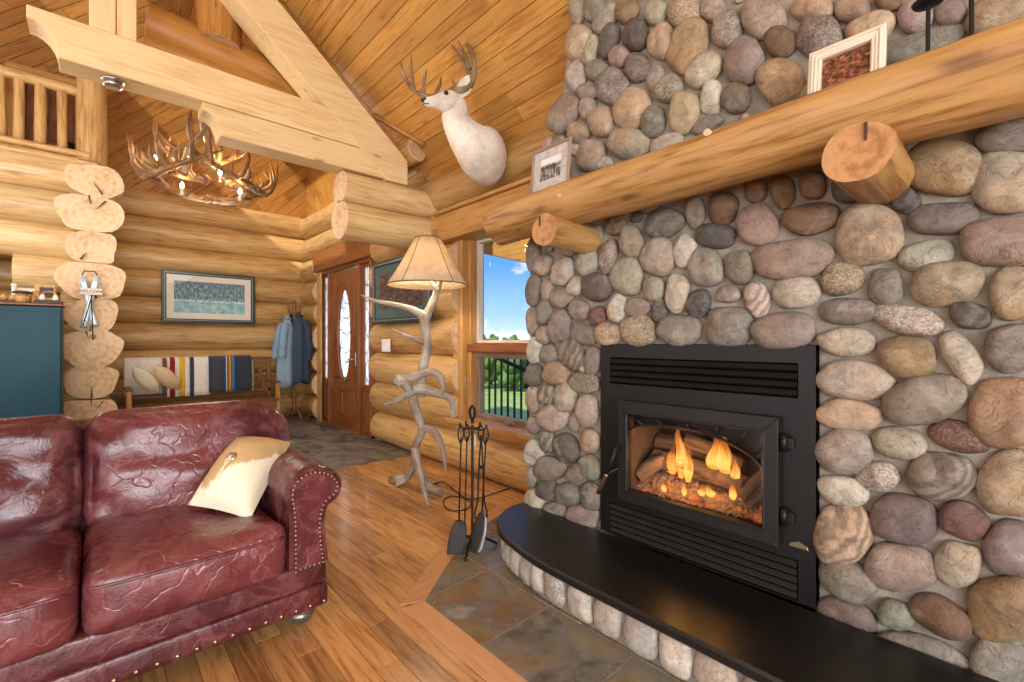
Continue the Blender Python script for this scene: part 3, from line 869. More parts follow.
# ================================================================== OUTSIDE
b = MB()
b.grid(lambda u, v: V((lerp(-90, 60, u), lerp(3.2, 90, v), -.5-.075*max(0, lerp(3.2, 90, v)-5)+.25*noise.noise(V((u*9, v*9, 0))))), 40, 40)
gm, nt, bb, out = newmat('summer grass'); N_ = NT(nt); tc = N_.n('TexCoord').outputs['Object']
N_.l(N_.ramp(N_.noise(tc, .8, 6, .7), [(.3, lin((130, 160, 78))), (.6, lin((180, 198, 112))), (.8, lin((206, 204, 150)))]), bb.inputs['Base Color']); setb(bb, .95, .1)
struct(b, 'ground', gm, 'sunlit meadow outside the window')
tm, nt, bb, out = newmat('dark conifer leaves'); N_ = NT(nt); tc = N_.n('TexCoord').outputs['Object']
N_.l(N_.ramp(N_.noise(tc, 2.2, 5, .7), [(.3, lin((66, 94, 50))), (.6, lin((118, 146, 80))), (.8, lin((160, 176, 112)))]), bb.inputs['Base Color']); setb(bb, .95, .1)
bark = plain('bark', (86, 70, 56), .9)
kinds = ['slender', 'broad']
for i in range(11):
    p = P(448+i*11+rnd(-2, 2), 341, y=15.5+(i%3)*2.6+rnd(-.4, .4)); gz = -.5-.075*(p.y-5)
    hh = rnd(2.5, 3.0)+(.3 if i < 6 else 0)
    t = thing('tree', (p.x, p.y, gz), 'green tree in the treeline beyond the meadow, seen through the window pickets', 'tree', 'trees beyond the meadow')
    s = MB(); s.tube([(p.x, p.y, gz-.3), (p.x, p.y, gz+hh*.8)], [.14, .05], 7, 2); s.build('trunk', bark, t)
    s = MB()
    for k in range(14):
        q = k/13; R = hh*.29*math.sin(PI*(.18+.75*q))
        s.ball((p.x+rnd(-.5, .5)*R, p.y+rnd(-.5, .5)*R, gz+hh*(.16+.78*q)), (R*rnd(.6, .95), R*rnd(.6, .95), R*.62), seg=10, rings=7, amp=.5)
    s.build('crown', tm, t)
# black picket railing of the porch
rp = [P(470, 341, y=5.2).x-2.5, P(540, 341, y=5.2).x+2.5]
t = thing('porch_railing', ((rp[0]+rp[1])/2, 5.2, -.3), 'black picket porch railing outside the window', 'railing')
s = MB(); s.box(((rp[0]+rp[1])/2, 5.2, .98), (rp[1]-rp[0], .09, .05), bev=.006); s.build('top_rail', M['black'], t)
s = MB(); s.box(((rp[0]+rp[1])/2, 5.2, -.12), (rp[1]-rp[0], .06, .05), bev=.006); s.build('bottom_rail', M['black'], t)
x = rp[0]+.1
while x < rp[1]:
    s = MB(); s.box((x, 5.2, .42), (.032, .032, 1.1), bev=.004); s.build('picket', M['black'], t); x += .165
s = MB(); a, c = P(484, 352, y=5.0), P(534, 374, y=5.0); s.tube([a+(a-c)*.5, c+(c-a)*.5], .035, 8, 1); s.build('sloping_rail', M['black'], t)
for px in (rp[0]+.05, rp[1]-.05):
    s = MB(); s.box((px, 5.2, .3), (.10, .10, 1.6), bev=.006); s.build('post', M['black'], t)
b = MB(); b.box(((rp[0]+rp[1])/2, 4.2, -.36), (rp[1]-rp[0]+1, 2.6, .12)); struct(b, 'porch_floor', M['greywood'])
# porch soffit: board ceiling with a fascia log
b = MB(); a, c = P(470, 251, y=4.0), P(540, 266, y=4.0)
d = (c-a); a2, c2 = a-d*2, c+d*2
b.prism([(a2.x, a2.z), (c2.x, c2.z), (c2.x, c2.z+1.2), (a2.x, a2.z+1.2)], ((0, 4.0, 0), (1, 0, 0), (0, 0, 1), (0, 1, 0)), 0, .16, bev=.01)
struct(b, 'porch_roof', M['pine'], 'orange pine soffit of the porch outside the window')
# ================================================================== CHIMNEY, HEARTH, FIREPLACE
YF = 2.06
pal = {'G': (150, 142, 130), 'D': (110, 104, 99), 'L': (188, 178, 160), 'T': (190, 166, 134), 'B': (146, 112, 80), 'P': (172, 152, 138),
       'R': (148, 104, 94), 'V': (156, 154, 136), 'U': (140, 128, 122), 'W': (206, 200, 186), 'O': (186, 150, 108)}
# measured cobbles: centre, size along own axes, clockwise turn, colour, type (s speckled, b banded)
ST = """533,256,12,34,0,G;543.5,265,16,22,20,P;562,272,20,31,25,L;586.5,262,21,28,10,L;608,256,17,34,15,Ps;596,286.5,32,28,0,D;533,290,14,32,5,U;546.5,289.5,13,22,0,P
575,286,15,21,25,L;560.5,298,22,20,0,P;578.5,310,20,20.5,20,G;544,312,15,25,5,V;532,321,12,28,0,P;559.5,327,22,35,0,G;597,316.5,16,20,20,Rs;617,308.5,17,28,12,W
543,335,13,18,0,P;583,334,27,20,20,U;608,334,27,23,0,Ts;534,350.5,13.5,26,0,W;549,354,19,19,0,G;571,354,26,35,-25,Gb;583,364,9,16,5,W;592,361,16,29,5,G
534,375,17,22,0,D;556,372.5,26,24,15,O;583,383,30,20,8,Ps;532,399.5,13,27,0,P;547,395,16,20,0,Gb;565.5,397,21,32,-10,L;587.5,411,21,32,0,L;553,418,30,25,20,L
574,422,11,20,5,V;533,425,13,17,0,P;547,442,15,22,-15,Gb;566,449,23,31,-10,D;589.5,441.5,19,24,0,T;534,453,18,25,0,W;549.5,469,31,24,0,G;589.5,467.5,20,26,-25,V
576.5,475.5,18,22,-30,G;531,477,10,22,0,L;547,490,20,20,10,D;568,494,24,24,0,G;591,497,18,30,-12,Gs;534,502,18,27,-5,W;554.5,512,22,20,5,U;582,518,32,25,12,G
615.5,225,19,21,10,B;631.5,242,23,34,-8,P;663,223,40,29,-15,U;659,257,33,37,10,P;684.5,251,21,32,10,W;695,212,18,31,5,G;714.5,235.5,38,25,5,D;626.5,276,31,38,0,L
653.5,288.5,21,25,0,L;677,293,23,39,5,L;705,267,34,38,0,V;636,307,23,19,-10,P;659,311,15,24,0,Ds;639,331,34,31,0,Ts;679,330,43,31,0,G;698,303,22,28,10,Ds
722,208,29,34,15,B;755,190,22,24,0,B;782,192,24,32,-10,B;756.5,225,38,39,0,P;810,218,58,30,-8,B;812,185,26,28,0,B;793,259,78,38,-5,P;739,267,28,32,5,V
728,293.5,24,17,-5,G;756.5,300,23,35,-10,Lb;796,292,46,33,-3,W;728,327,45,42,0,U;784,331,64,36,-5,G;842.5,278,42,33,-8,Ts;848,311,57,26,0,U;885,287,34,37,0,G
869,234,65,61,0,T;846,342,56,28,0,L;908,320,72,28,10,Ls;943,167,74,56,5,O;905,199,32,26,20,Db;943.5,218,70,32,-3,U;1006,182,70,61,0,L;1014,135,72,32,-10,U
1005,242,88,49,-3,P;925,255,57,29,-10,V;947.5,283,72,43,-5,T;970,315,41,27,10,Db;1011,293,44,53,0,T;1012,348,54,47,0,G;961,357,31,56,-35,L;908,357,58,42,0,O
855,380.5,77,38,5,L;850,415,65,29,3,T;925,399,82,48,-15,V;899,443,55,31,8,L;846,452,55,44,0,P;1006,413,74,68,0,O;958.5,437,61,29,15,Rs;878,477,42,30,0,Ls
842,491,49,28,10,W;843,534,59,60,0,Tb;903,519,67,48,12,U;939,476,72,45,3,Gb;1014,485,74,64,0,T;964,521,51,35,25,R;1012,550,54,56,0,U;957,565,45,45,0,L
900,568,70,47,5,P;846,580,58,38,35,V;846,615,60,29,18,U;895,616,38,27,30,V;941,617,66,35,28,B;1003,610,68,64,0,O;925,653,98,28,20,U;997,664,56,52,0,V
577,10,15,26,0,L;594,8,20,28,15,G;605,18,18,34,38,L;578,42,24,36,12,T;590.5,50,15,30,22,L;608,40,17,36,22,D;626,10,22,26,20,O;618,56,18,23,15,P
576,76,18,30,5,W;596.5,70,21,22,10,V;588,91,22,18,-20,G;612,86,30,36,20,Gs;564,114,25,42,28,G;587,108,16,22,20,P;578,132,23,22,0,T;601,122,24,30,5,T
631,108,34,42,20,T;590.5,154.5,25,33,15,P;627,143,41,29,-5,P;558,141,15,12,-20,G;547,143,9,17,30,T;574.5,149,12,12,0,L;603,163,18,12,-20,W;656,12,20,26,40,L
634.5,34,24,32,5,D;661,41,27,36,15,T;684,12,34,30,-20,Ts;688,46,34,56,30,O;638,67,23,28,0,Gs;655,77,16,26,15,L;703,69,26,42,42,L;668,88,30,25,-30,Ls
711,97,21,35,10,W;713,9,24,24,15,P;653,121,22,32,10,U;684,112,28,42,12,T;666,143,35,17,-22,L;706,124,33,15,-25,U;727,28,29,38,8,Ls;763,17,43,39,-5,P
743,60,39,48,12,U;780,41,31,30,-25,B;780,82,46,45,-15,O;736,97,27,31,15,U;811,8,44,25,0,T;820,36,45,43,5,Gs;852,8,34,28,10,T;870,28,50,30,-25,T
888,2,26,16,0,B;915,45,98,25,-18,V;915,15,37,32,-25,P;950,12,29,25,-20,U;1000,14,68,42,-25,T"""
def cobble(mb, out2, cen, to3, nrm, Hh, sub=7):
    """one rounded river stone: measured outline, domed outwards, its back bedded in the mortar"""
    S_ = max(math.hypot(q[0]-cen[0], q[1]-cen[1]) for q in out2)
    n = len(out2); o = V((rnd(0, 300), rnd(0, 300), rnd(0, 300))); ph = rnd(0, 99)
    e = rnd(1.9, 2.5)
    lv = [(.72, -.55), (.93, -.28), (1.0, 0)]+[(math.cos(PI/2*i/sub)**(2/e*.9), math.sin(PI/2*i/sub)**(2/e)) for i in range(1, sub)]
    tilt = (rnd(-.18, .18), rnd(-.18, .18))
    R = []
    for k, hgt in lv:
        row = []
        for q in out2:
            d = (q[0]-cen[0], q[1]-cen[1])
            p2 = (cen[0]+d[0]*k, cen[1]+d[1]*k)
            w = to3(*p2)
            nz = noise.noise(V((d[0]*k/S_*1.5+ph, d[1]*k/S_*1.5, hgt*.8)))+.35*noise.noise(V((d[0]*k/S_*4+ph, d[1]*k/S_*4, hgt*.8)))
            h = hgt*Hh*(1+.28*nz)+ (tilt[0]*d[0]+tilt[1]*d[1])*k*max(0, hgt)
            w = w+nrm*h
            row.append(mb.vert(w, V((d[0]*k, d[1]*k, h))*1.0+o))
        R.append(row)
    for i in range(len(R)-1):
        for j in range(n):
            j2 = (j+1) % n
            mb.face((R[i][j], R[i][j2], R[i+1][j2], R[i+1][j]), True)
    mb.face(R[0][::-1])
    top = mb.vert(to3(*cen)+nrm*(Hh*(1+.28*noise.noise(V((ph, 0, .8))))), o+V((0, 0, Hh)))
    for j in range(n): mb.face((R[-1][j], R[-1][(j+1) % n], top), True)
def outline(w, h, n=26, e=2.25, am=.085):
    ph = rnd(0, 99); res = []
    for i in range(n):
        t = 2*PI*i/n; c, s = math.cos(t), math.sin(t)
        x = math.copysign(abs(c)**(2/e), c)*w/2; y = math.copysign(abs(s)**(2/e), s)*h/2
        k = 1+am*2*noise.noise(V((c*1.1+ph, s*1.1, 0)))
        res.append((x*k, y*k))
    return res
def setcol(mb, code):
    c = pal[code[0]]; j = rnd(.78, .93); g = sum(c)/3; c = tuple((g+(q-g)*.72)*w_ for q, w_ in zip(c, (1.02, 1.0, .965)))
    mb.col = lin(tuple(min(255, q*j*rnd(.975, 1.025)) for q in c))
    mb.tint = 2.0 if 's' in code[1:] else 3.0 if 'b' in code[1:] else 1.0
sb = MB(); placed = []
X3 = lambda x, z: V((x, YF+.012, z)); NF = V((0, -1, 0))
for row in ST.replace('\n', ';').split(';'):
    u, v, w, h, a, code = row.split(','); u, v, w, h, a = map(float, (u, v, w, h, a))
    w *= 1.07; h *= 1.07
    ca, sa = math.cos(math.radians(a)), math.sin(math.radians(a))
    o2 = []
    for (x, y) in outline(w, h):
        p = P(u+x*ca-y*sa, v+x*sa+y*ca, y=YF); o2.append((p.x, p.z))
    cen = (sum(p[0] for p in o2)/len(o2), sum(p[1] for p in o2)/len(o2))
    # counter-clockwise seen from the room
    ar = sum(o2[i][0]*o2[(i+1) % len(o2)][1]-o2[(i+1) % len(o2)][0]*o2[i][1] for i in range(len(o2)))
    if ar < 0: o2 = o2[::-1]
    ww = max(p[0] for p in o2)-min(p[0] for p in o2); hh = max(p[1] for p in o2)-min(p[1] for p in o2)
    setcol(sb, code)
    cobble(sb, o2, cen, X3, NF, min(.055, .34*min(ww, hh)))
    placed.append((cen[0], cen[1], ww/2, hh/2))
# the chimney goes on out of view: cobbles packed over the rest of its faces
IX0, IX1, IZ0, IZ1 = -1.520, -.497, .2, 1.235      # opening for the fireplace
CX1 = .75
def xl(z):   # left edge of the masonry
    if z < 2.0: return -2.11
    if z < 2.2: return lerp(-2.11, -1.93, (z-2.0)/.2)
    return lerp(-1.93, -1.74, min(1, (z-2.2)/1.05))
def fill(mb, xa, xb, za, zb, to3, nrm, taken, ok, rs, tries):
    for r0 in rs:
        for _ in range(tries):
            x, z = rnd(xa, xb), rnd(za, zb); w = r0*rnd(1.0, 1.35); h = r0*rnd(.75, 1.0)
            if not ok(x, z, w, h): continue
            if any(((x-a)/(w+c+.006))**2+((z-b2)/(h+d+.006))**2 < .92 for a, b2, c, d in taken): continue
            taken.append((x, z, w, h))
            setcol(mb, random.choice(['G', 'L', 'T', 'P', 'V', 'U', 'O', 'Gs', 'Ls', 'D', 'Tb']))
            cobble(mb, [(x+p[0], z+p[1]) for p in outline(w*2, h*2, 18)], (x, z), to3, nrm, min(.05, .55*min(w, h)), 5)
def okf(x, z, w, h):
    if x-w < xl(z)+.0 or x+w > CX1: return False
    if IX0 < x+w and x-w < IX1 and z-h < IZ1: return False
    d = V((x, YF, z))-EYE; dep = d.dot(FWD); u, v = 512+F*d.dot(RGT)/dep, 341-F*(z-H)/dep
    return z-h > .2 and z+h < 3.6 and (u > 1012 or v < 8 or 1.80 < z < 2.35)
fill(sb, -2.1, CX1, .22, 3.6, X3, NF, placed, okf, (.095, .08, .066, .054, .044, .034, .024), 2600)
SX = lambda y, z: V((-2.10, y, z)); NS = V((-1, 0, 0))
side = []
fill(sb, 2.06, 2.48, .05, 3.2, lambda y, z: V((xl(z)+.02, 4.58-y, z)), NS, side, lambda y, z, w, h: 4.58-y-w > 2.11, (.08, .06, .045, .03), 300)
body = MB()
prof = [(-2.095, 0), (IX0, 0), (IX0, IZ1), (IX1, IZ1), (IX1, 0), (CX1, 0), (CX1, 3.7), (-1.70, 3.7), (-1.725, 3.25), (-1.915, 2.2), (-2.095, 2.02)]
o = (0, YF+.02, 0); frm = (o, (1, 0, 0), (0, 0, 1), (0, 1, 0))
for q in ([(-2.095, 0), (IX0, 0), (IX0, 2.02), (-2.095, 2.02)], [(IX1, 0), (CX1, 0), (CX1, 2.02), (IX1, 2.02)], [(IX0, IZ1), (IX1, IZ1), (IX1, 2.02), (IX0, 2.02)],
          [(-2.095, 2.02), (CX1, 2.02), (CX1, 2.2), (-1.915, 2.2)], [(-1.915, 2.2), (CX1, 2.2), (CX1, 3.25), (-1.725, 3.25)], [(-1.725, 3.25), (CX1, 3.25), (CX1, 6.5), (-1.70, 6.5)]):
    body.prism(q, frm, 0, .62)
chim = body.build('stone_chimney', M['mortar'])
tag(chim, 'tall chimney breast of rounded river cobbles set in grey mortar', 'chimney')
sb.build('cobble_facing', M['stone'], chim)

# ---- raised hearth: row of cobbles with a black slab on top
HZ = .215
hout = [(.55, 1.545), (-1.42, 1.545)]
for i in range(1, 13):
    t = i/12*PI*.58; hout.append((-1.50-.52*math.sin(t)**.9*1.0, 1.545+.40*(1-math.cos(t))))
hout = [(.55, 2.03), (.55, 1.535), (-.9, 1.535), (-1.35, 1.535), (-1.55, 1.548), (-1.70, 1.578), (-1.83, 1.61), (-1.935, 1.66), (-2.025, 1.74), (-2.085, 1.83), (-2.115, 1.92), (-2.12, 2.03)]
def offs(poly, d):
    res = []
    n = len(poly)
    for i in range(n):
        p0, p1, p2 = V(poly[max(0, i-1)]), V(poly[i]), V(poly[min(n-1, i+1)])
        e = (p2-p0).normalized(); res.append(tuple(p1+V((-e.y, e.x))*d))
    return res
hearth = thing('raised_hearth', (-.9, 1.8, 0), 'raised fireplace hearth with a row of cobbles under a rounded black slab', 'hearth')
inn = offs(hout[1:-1], -.06)   # towards the inside
inn = [(.5, 2.03)]+[(min(.5, p[0]), p[1]) for p in inn]+[(-2.05, 2.03)]
s = MB(); s.prism(inn, ((0, 0, 0), (1, 0, 0), (0, 1, 0), (0, 0, 1)), 0, HZ-.045); s.build('mortar_base', M['mortar'], hearth)
s = MB()
# dense rounded outline for the slab
def dens(poly, n=5):
    res = []
    for i in range(len(poly)-1):
        a, c = V(poly[i]), V(poly[i+1])
        p = V(poly[i-1]) if i else a; q = V(poly[i+2]) if i+2 < len(poly) else c
        for k in range(n):
            t = k/n; t2, t3 = t*t, t*t*t
            res.append(tuple(.5*((2*a)+(c-p)*t+(2*p-5*a+4*c-q)*t2+(3*a-p-3*c+q)*t3)))
    return res+[poly[-1]]
so = [(.55, 2.035)]+dens(hout[1:-1])+[(-2.12, 2.035)]
s.prism(so, ((0, 0, 0), (1, 0, 0), (0, 1, 0), (0, 0, 1)), HZ-.045, HZ, bev=.010)
so_ = s.build('hearth_slab', M['slab'], hearth); so_['label'] = 'polished black slab'
s = MB()
path = dens(inn[1:-1], 14); acc = 0; L = [0]
for i in range(1, len(path)): L.append(L[-1]+(V(path[i])-V(path[i-1])).length)
def at(d):
    for i in range(1, len(path)):
        if L[i] >= d:
            k = (d-L[i-1])/max(1e-9, L[i]-L[i-1]); a, c = V(path[i-1]), V(path[i]); t = (c-a).normalized()
            return a.lerp(c, k), t
    return V(path[-1]), (V(path[-1])-V(path[-2])).normalized()
d = .02
while d < L[-1]-.06:
    w = rnd(.125, .165) if d < L[-1]-.75 else rnd(.085, .11)
    pc, t = at(d+w/2); n2 = V((-t.y, t.x)); 
    n3 = V((n2.x, n2.y, 0)); n3 = n3 if (V((pc.x, pc.y, 0))+n3-V((-1, 2, 0))).length > (V((pc.x, pc.y, 0))-n3-V((-1, 2, 0))).length else -n3
    s.col = lin(random.choice([(190, 180, 166), (182, 168, 152), (170, 164, 154), (198, 186, 170)])); s.tint = random.choice([1, 1, 2, 1])
    cen = (0, (HZ-.045)/2+.002)
    ol = outline(w*.95, HZ-.055, 22, 3.0)
    tt = t if n3.cross(V((t.x, t.y, 0))).z > 0 else t
    t3 = V((t.x, t.y, 0))
    if t3.cross(V((0, 0, 1))).dot(n3) < 0: t3 = -t3
    cobble(s, [(p[0], cen[1]+p[1]) for p in ol], cen, lambda x, z, pc=pc, t3=t3: V((pc.x, pc.y, 0))+t3*x+V((0, 0, z)), n3, .035, 5)
    d += w
s.build('cobble_row', M['stone'], hearth)

# ---- gas fireplace insert
ins = thing('fireplace_insert', (-1.0, YF, HZ), 'black steel gas fireplace insert with louvers and a glass door, fire burning', 'fireplace')
fr = ((0, YF, 0), (1, 0, 0), (0, 0, 1), (0, 1, 0))
a, c, zb, ztp = -1.515, -.502, HZ, 1.232
s = MB()
YI = -.012
# surround plate with openings for the louvers and the firebox
gx0, gx1, gz0, gz1 = -1.345, -.655, .462, .905      # firebox opening
l0, l1 = -1.4525, -.5616
for q in ([(a, zb), (l0, zb), (l0, ztp), (a, ztp)], [(l1, zb), (c, zb), (c, ztp), (l1, ztp)], [(l0, 1.163), (l1, 1.163), (l1, ztp), (l0, ztp)],
          [(l0, gz1), (l1, gz1), (l1, 1.022), (l0, 1.022)], [(l0, gz0), (gx0, gz0), (gx0, gz1), (l0, gz1)], [(gx1, gz0), (l1, gz0), (l1, gz1), (gx1, gz1)],
          [(l0, .382), (l1, .382), (l1, gz0), (l0, gz0)], [(l0, zb), (l1, zb), (l1, .222), (l0, .222)]):
    s.prism(q, fr, YI, YI+.02)
s.prism([(l0, 1.01), (l1, 1.01), (l1, 1.175), (l0, 1.175)], fr, .10, .11); s.prism([(l0, .216), (l1, .216), (l1, .39), (l0, .39)], fr, .10, .11)
s.prism([(a, zb), (a+.02, zb), (a+.02, ztp), (a, ztp)], fr, YI+.004, .5); s.prism([(c-.02, zb), (c, zb), (c, ztp), (c-.02, ztp)], fr, YI+.004, .5)
s.prism([(a, ztp-.02), (c, ztp-.02), (c, ztp), (a, ztp)], fr, YI+.004, .5)
s.build('surround', M['black'], ins)
for (n, z0, z1) in ((4, 1.026, 1.159), (5, .224, .378)):
    for k in range(n):
        z = lerp(z0, z1, (k+.5)/n); s = MB(); hh = (z1-z0)/n
        s.prism([(-.012, -hh*.42), (-.022, -hh*.2), (-.006, hh*.40), (.03, hh*.48), (.03, hh*.36), (.0, hh*.2), (-.004, -hh*.42)], ((l0+.004, YF, z), (0, 1, 0), (0, 0, 1), (1, 0, 0)), 0, l1-l0-.008)
        s.build('louver', M['black'], ins)
# firebox lining: brick-look panels
fb = plain('firebox lining', (84, 66, 50), .9, var=.3, nscale=12, bump=.5, bscale=30)
s = MB(); D = .36
s.prism([(gx0, gz0), (gx1, gz0), (gx1, gz1), (gx0, gz1)], fr, D, D+.02)
s.prism([(gx0-.02, gz0), (gx0, gz0), (gx0, gz1), (gx0-.02, gz1)], fr, YI+.02, D); s.prism([(gx1, gz0), (gx1+.02, gz0), (gx1+.02, gz1), (gx1, gz1)], fr, YI+.02, D)
s.prism([(gx0, gz0-.02), (gx1, gz0-.02), (gx1, gz0), (gx0, gz0)], fr, YI+.02, D); s.prism([(gx0, gz1), (gx1, gz1), (gx1, gz1+.02), (gx0, gz1+.02)], fr, YI+.02, D)
s.prism([(gx0+.05, gz1-.10), (gx1-.05, gz1-.10), (gx1-.05, gz1-.085), (gx0+.05, gz1-.085)], fr, .1, D)
s.build('firebox', fb, ins)
# glowing ember bed
em_, nt, bb, out = newmat('ember bed'); N_ = NT(nt); tc = N_.n('TexCoord').outputs['Object']
nn = N_.noise(tc, 22, 4, .7)
N_.l(N_.ramp(nn, [(.3, lin((60, 48, 40))), (.6, lin((150, 130, 112)))]), bb.inputs['Base Color']); setb(bb, .95, .1)
N_.l(N_.ramp(N_.noise(tc, 13, 3, .6), [(.52, (0, 0, 0)), (.66, (1, .16, .02))]), bb.inputs['Emission Color']); bb.inputs['Emission Strength'].default_value = .42
s = MB()
s.grid(lambda u, v: V((lerp(gx0+.005, gx1-.005, u), YF+lerp(.03, D-.01, v), gz0+.012+.10*sm(v*1.3)+.016*noise.noise(V((u*40, v*22, 1)))+.01*noise.noise(V((u*90, v*50, 4))))), 70, 30, smooth=False)
o = s.build('ember_bed', em_, ins); o['kind'] = 'stuff'
# glass door
dx0, dx1, dz0, dz1 = -1.376, -.621, .428, .944
d0_, d1_ = -.055, -.014
s = MB()
hb = .054
for q in ([(dx0, dz0), (dx1, dz0), (dx1-hb, dz0+hb), (dx0+hb, dz0+hb)], [(dx0, dz1), (dx1, dz1), (dx1-hb, dz1-hb*1.15), (dx0+hb, dz1-hb*1.15)],
          [(dx0, dz0), (dx0+hb, dz0+hb), (dx0+hb, dz1-hb*1.15), (dx0, dz1)], [(dx1, dz0), (dx1-hb, dz0+hb), (dx1-hb, dz1-hb*1.15), (dx1, dz1)]):
    s.prism(q, fr, d0_, d1_, bev=.002)
frame_rect(s, fr, dx0+hb-.006, dx1-hb+.006, dz0+hb-.006, dz1-hb*1.15+.006, .010, d0_-.006, d1_, bev=.003)
fd = s.build('fire_door', plain('charcoal door steel', (38, 37, 36), .42, .4, .4, .12), ins)
gl = (dx0+hb, dx1-hb, dz0+hb, dz1-hb*1.15)
s = MB(); s.prism([(gl[0], gl[2]), (gl[1], gl[2]), (gl[1], gl[3]), (gl[0], gl[3])], fr, -.03, -.024); s.build('fire_glass', M['fireglass'], fd)
s = MB()
arch = [(gl[0], gl[3]-.09), (gl[0]+.08, gl[3]-.055), (gl[0]+.26, gl[3]-.035), (gl[0]+.45, gl[3]-.055), (gl[0]+.60, gl[3]-.115), (gl[0]+.655, gl[3]-.18), (gl[0]+.665, gl[3]-.23)]
s.tube([(p[0], YF-.04, p[1]) for p in arch], .006, 6, 5)
for (p, q) in (((gl[0], gl[3]-.005), (gl[0]+.09, gl[3]-.055)), ((gl[0]+.15, gl[3]), (gl[0]+.19, gl[3]-.042)), ((gl[0]+.31, gl[3]), (gl[0]+.325, gl[3]-.04)), ((gl[0]+.455, gl[3]), (gl[0]+.445, gl[3]-.052)), ((gl[0]+.585, gl[3]), (gl[0]+.53, gl[3]-.085)), ((gl[1], gl[3]-.065), (gl[0]+.60, gl[3]-.115)), ((gl[1], gl[3]-.2), (gl[0]+.66, gl[3]-.20))):
    s.tube([(p[0], YF-.04, p[1]), (q[0], YF-.04, q[1])], .005, 6, 1)
s.build('door_tracery', M['black'], fd)
s = MB(); ad = dens([arch[0]]+arch[1:], 4); s.prism([(gl[0], gl[3])]+[(p[0], p[1]) for p in ad]+[(gl[1], gl[3]-.23), (gl[1], gl[3])], fr, .012, .02); s.build('arch_plate', M['black'], fd)
for z in (dz0+.12, dz1-.10):
    s = MB(); s.tube([(dx1+.015, YF-.035, z-.035), (dx1+.015, YF-.035, z+.035)], .013, 10, 1); s.box((dx1+.03, YF-.02, z), (.035, .02, .045), bev=.003); s.build('hinge', M['black'], fd)
s = MB(); q0, q1, q2 = P(618, 444, y=YF-.07), P(607, 474, y=YF-.11), P(598, 493, y=YF-.10)
s.tube([V((dx0+.01, YF-.05, q1.z+.03)), V((q1.x+.01, YF-.09, q1.z+.01)), q1], .008, 8, 3); s.tube([q0, q1], [.009, .008], 8, 1)
hnd = s.build('handle', M['black'], fd)
s = MB(); s.tube([q1, q1.lerp(q2, .3), q2], [.007, .011, .012], 8, 2); s.build('handle_grip', M['nail'], hnd)
s = MB(); q = P(798, 546, y=YF-.02); s.prism([(-.035, -.010), (.035, -.010), (.03, .004), (.012, .012), (0, .018), (-.012, .012), (-.03, .004)], ((q.x, YF-.012, q.z), (1, 0, 0), (0, 0, 1), (0, -1, 0)), 0, .006, bev=.002)
o = s.build('badge', plain('dull brass badge', (120, 108, 84), .4, .6), ins)
# ceramic logs (each lies in the fire bed)
bk = wood('charred ceramic log', (142, 118, 96), (62, 48, 40), rough=.9, knots=0, grain=(3, 16, 16))
def flog(p, q, r, lab):
    s = MB(); p, q = V(p), V(q); s.log(p, q, r, r*.88, seg=16, rings=10, wob=.012, bow=.01)
    m = (p+q)/2
    o = s.build('fire_log', [bk, bk], None, loc=(m.x, m.y, min(p.z, q.z)-r)); tag(o, lab, 'fire log', 'ceramic logs in the fireplace')
zb0 = gz0+.03
flog((-1.30, YF+.17, zb0+.12), (-.80, YF+.11, zb0+.10), .048, 'long grey ceramic log lying across the front of the fire')
flog((-1.33, YF+.27, zb0+.20), (-1.02, YF+.28, zb0+.17), .045, 'dark ceramic log at the back left of the fire')
flog((-1.13, YF+.22, zb0+.24), (-.84, YF+.20, zb0+.17), .042, 'upper ceramic log resting crosswise on the others')
flog((-.80, YF+.08, zb0+.04), (-.665, YF+.17, zb0+.20), .046, 'short ceramic log leaning upright at the right end of the fire')
flog((-1.345, YF+.10, zb0+.04), (-1.22, YF+.16, zb0+.14), .04, 'short ceramic log leaning at the left end of the fire')
# flames
fm = bpy.data.materials.new('flame'); fm.use_nodes = True; nt = fm.node_tree; nt.nodes.clear(); N_ = NT(nt)
out = N_.n('OutputMaterial'); wc = N_.attr('wc').outputs['Vector']; sx = N_.n('SeparateXYZ'); N_.l(wc, sx.inputs[0])
fade = N_.math('ADD', sx.outputs[2], N_.rng(N_.noise(N_.mapping(wc, (3, 3, 1.2)), 2, 3), .3, .7, -.16, .16))
e = N_.n('Emission'); N_.l(N_.ramp(fade, [(.05, (1, .28, .04)), (.3, (1, .55, .14)), (.55, (1, .34, .05)), (.9, (.8, .12, .01))]), e.inputs[0])
N_.l(N_.rng(fade, 0, 1, 3.6, 1.3), e.inputs[1])
lw = N_.n('LayerWeight'); lw.inputs[0].default_value = .4
al = N_.math('MULTIPLY', N_.rng(fade, .15, 1.0, .42, 0.02), N_.rng(lw.outputs['Facing'], .2, .95, 1, 0))
tr = N_.n('BsdfTransparent'); x = N_.n('MixShader'); N_.l(al, x.inputs[0]); N_.l(tr.outputs[0], x.inputs[1]); N_.l(e.outputs[0], x.inputs[2]); N_.l(x.outputs[0], out.inputs[0])
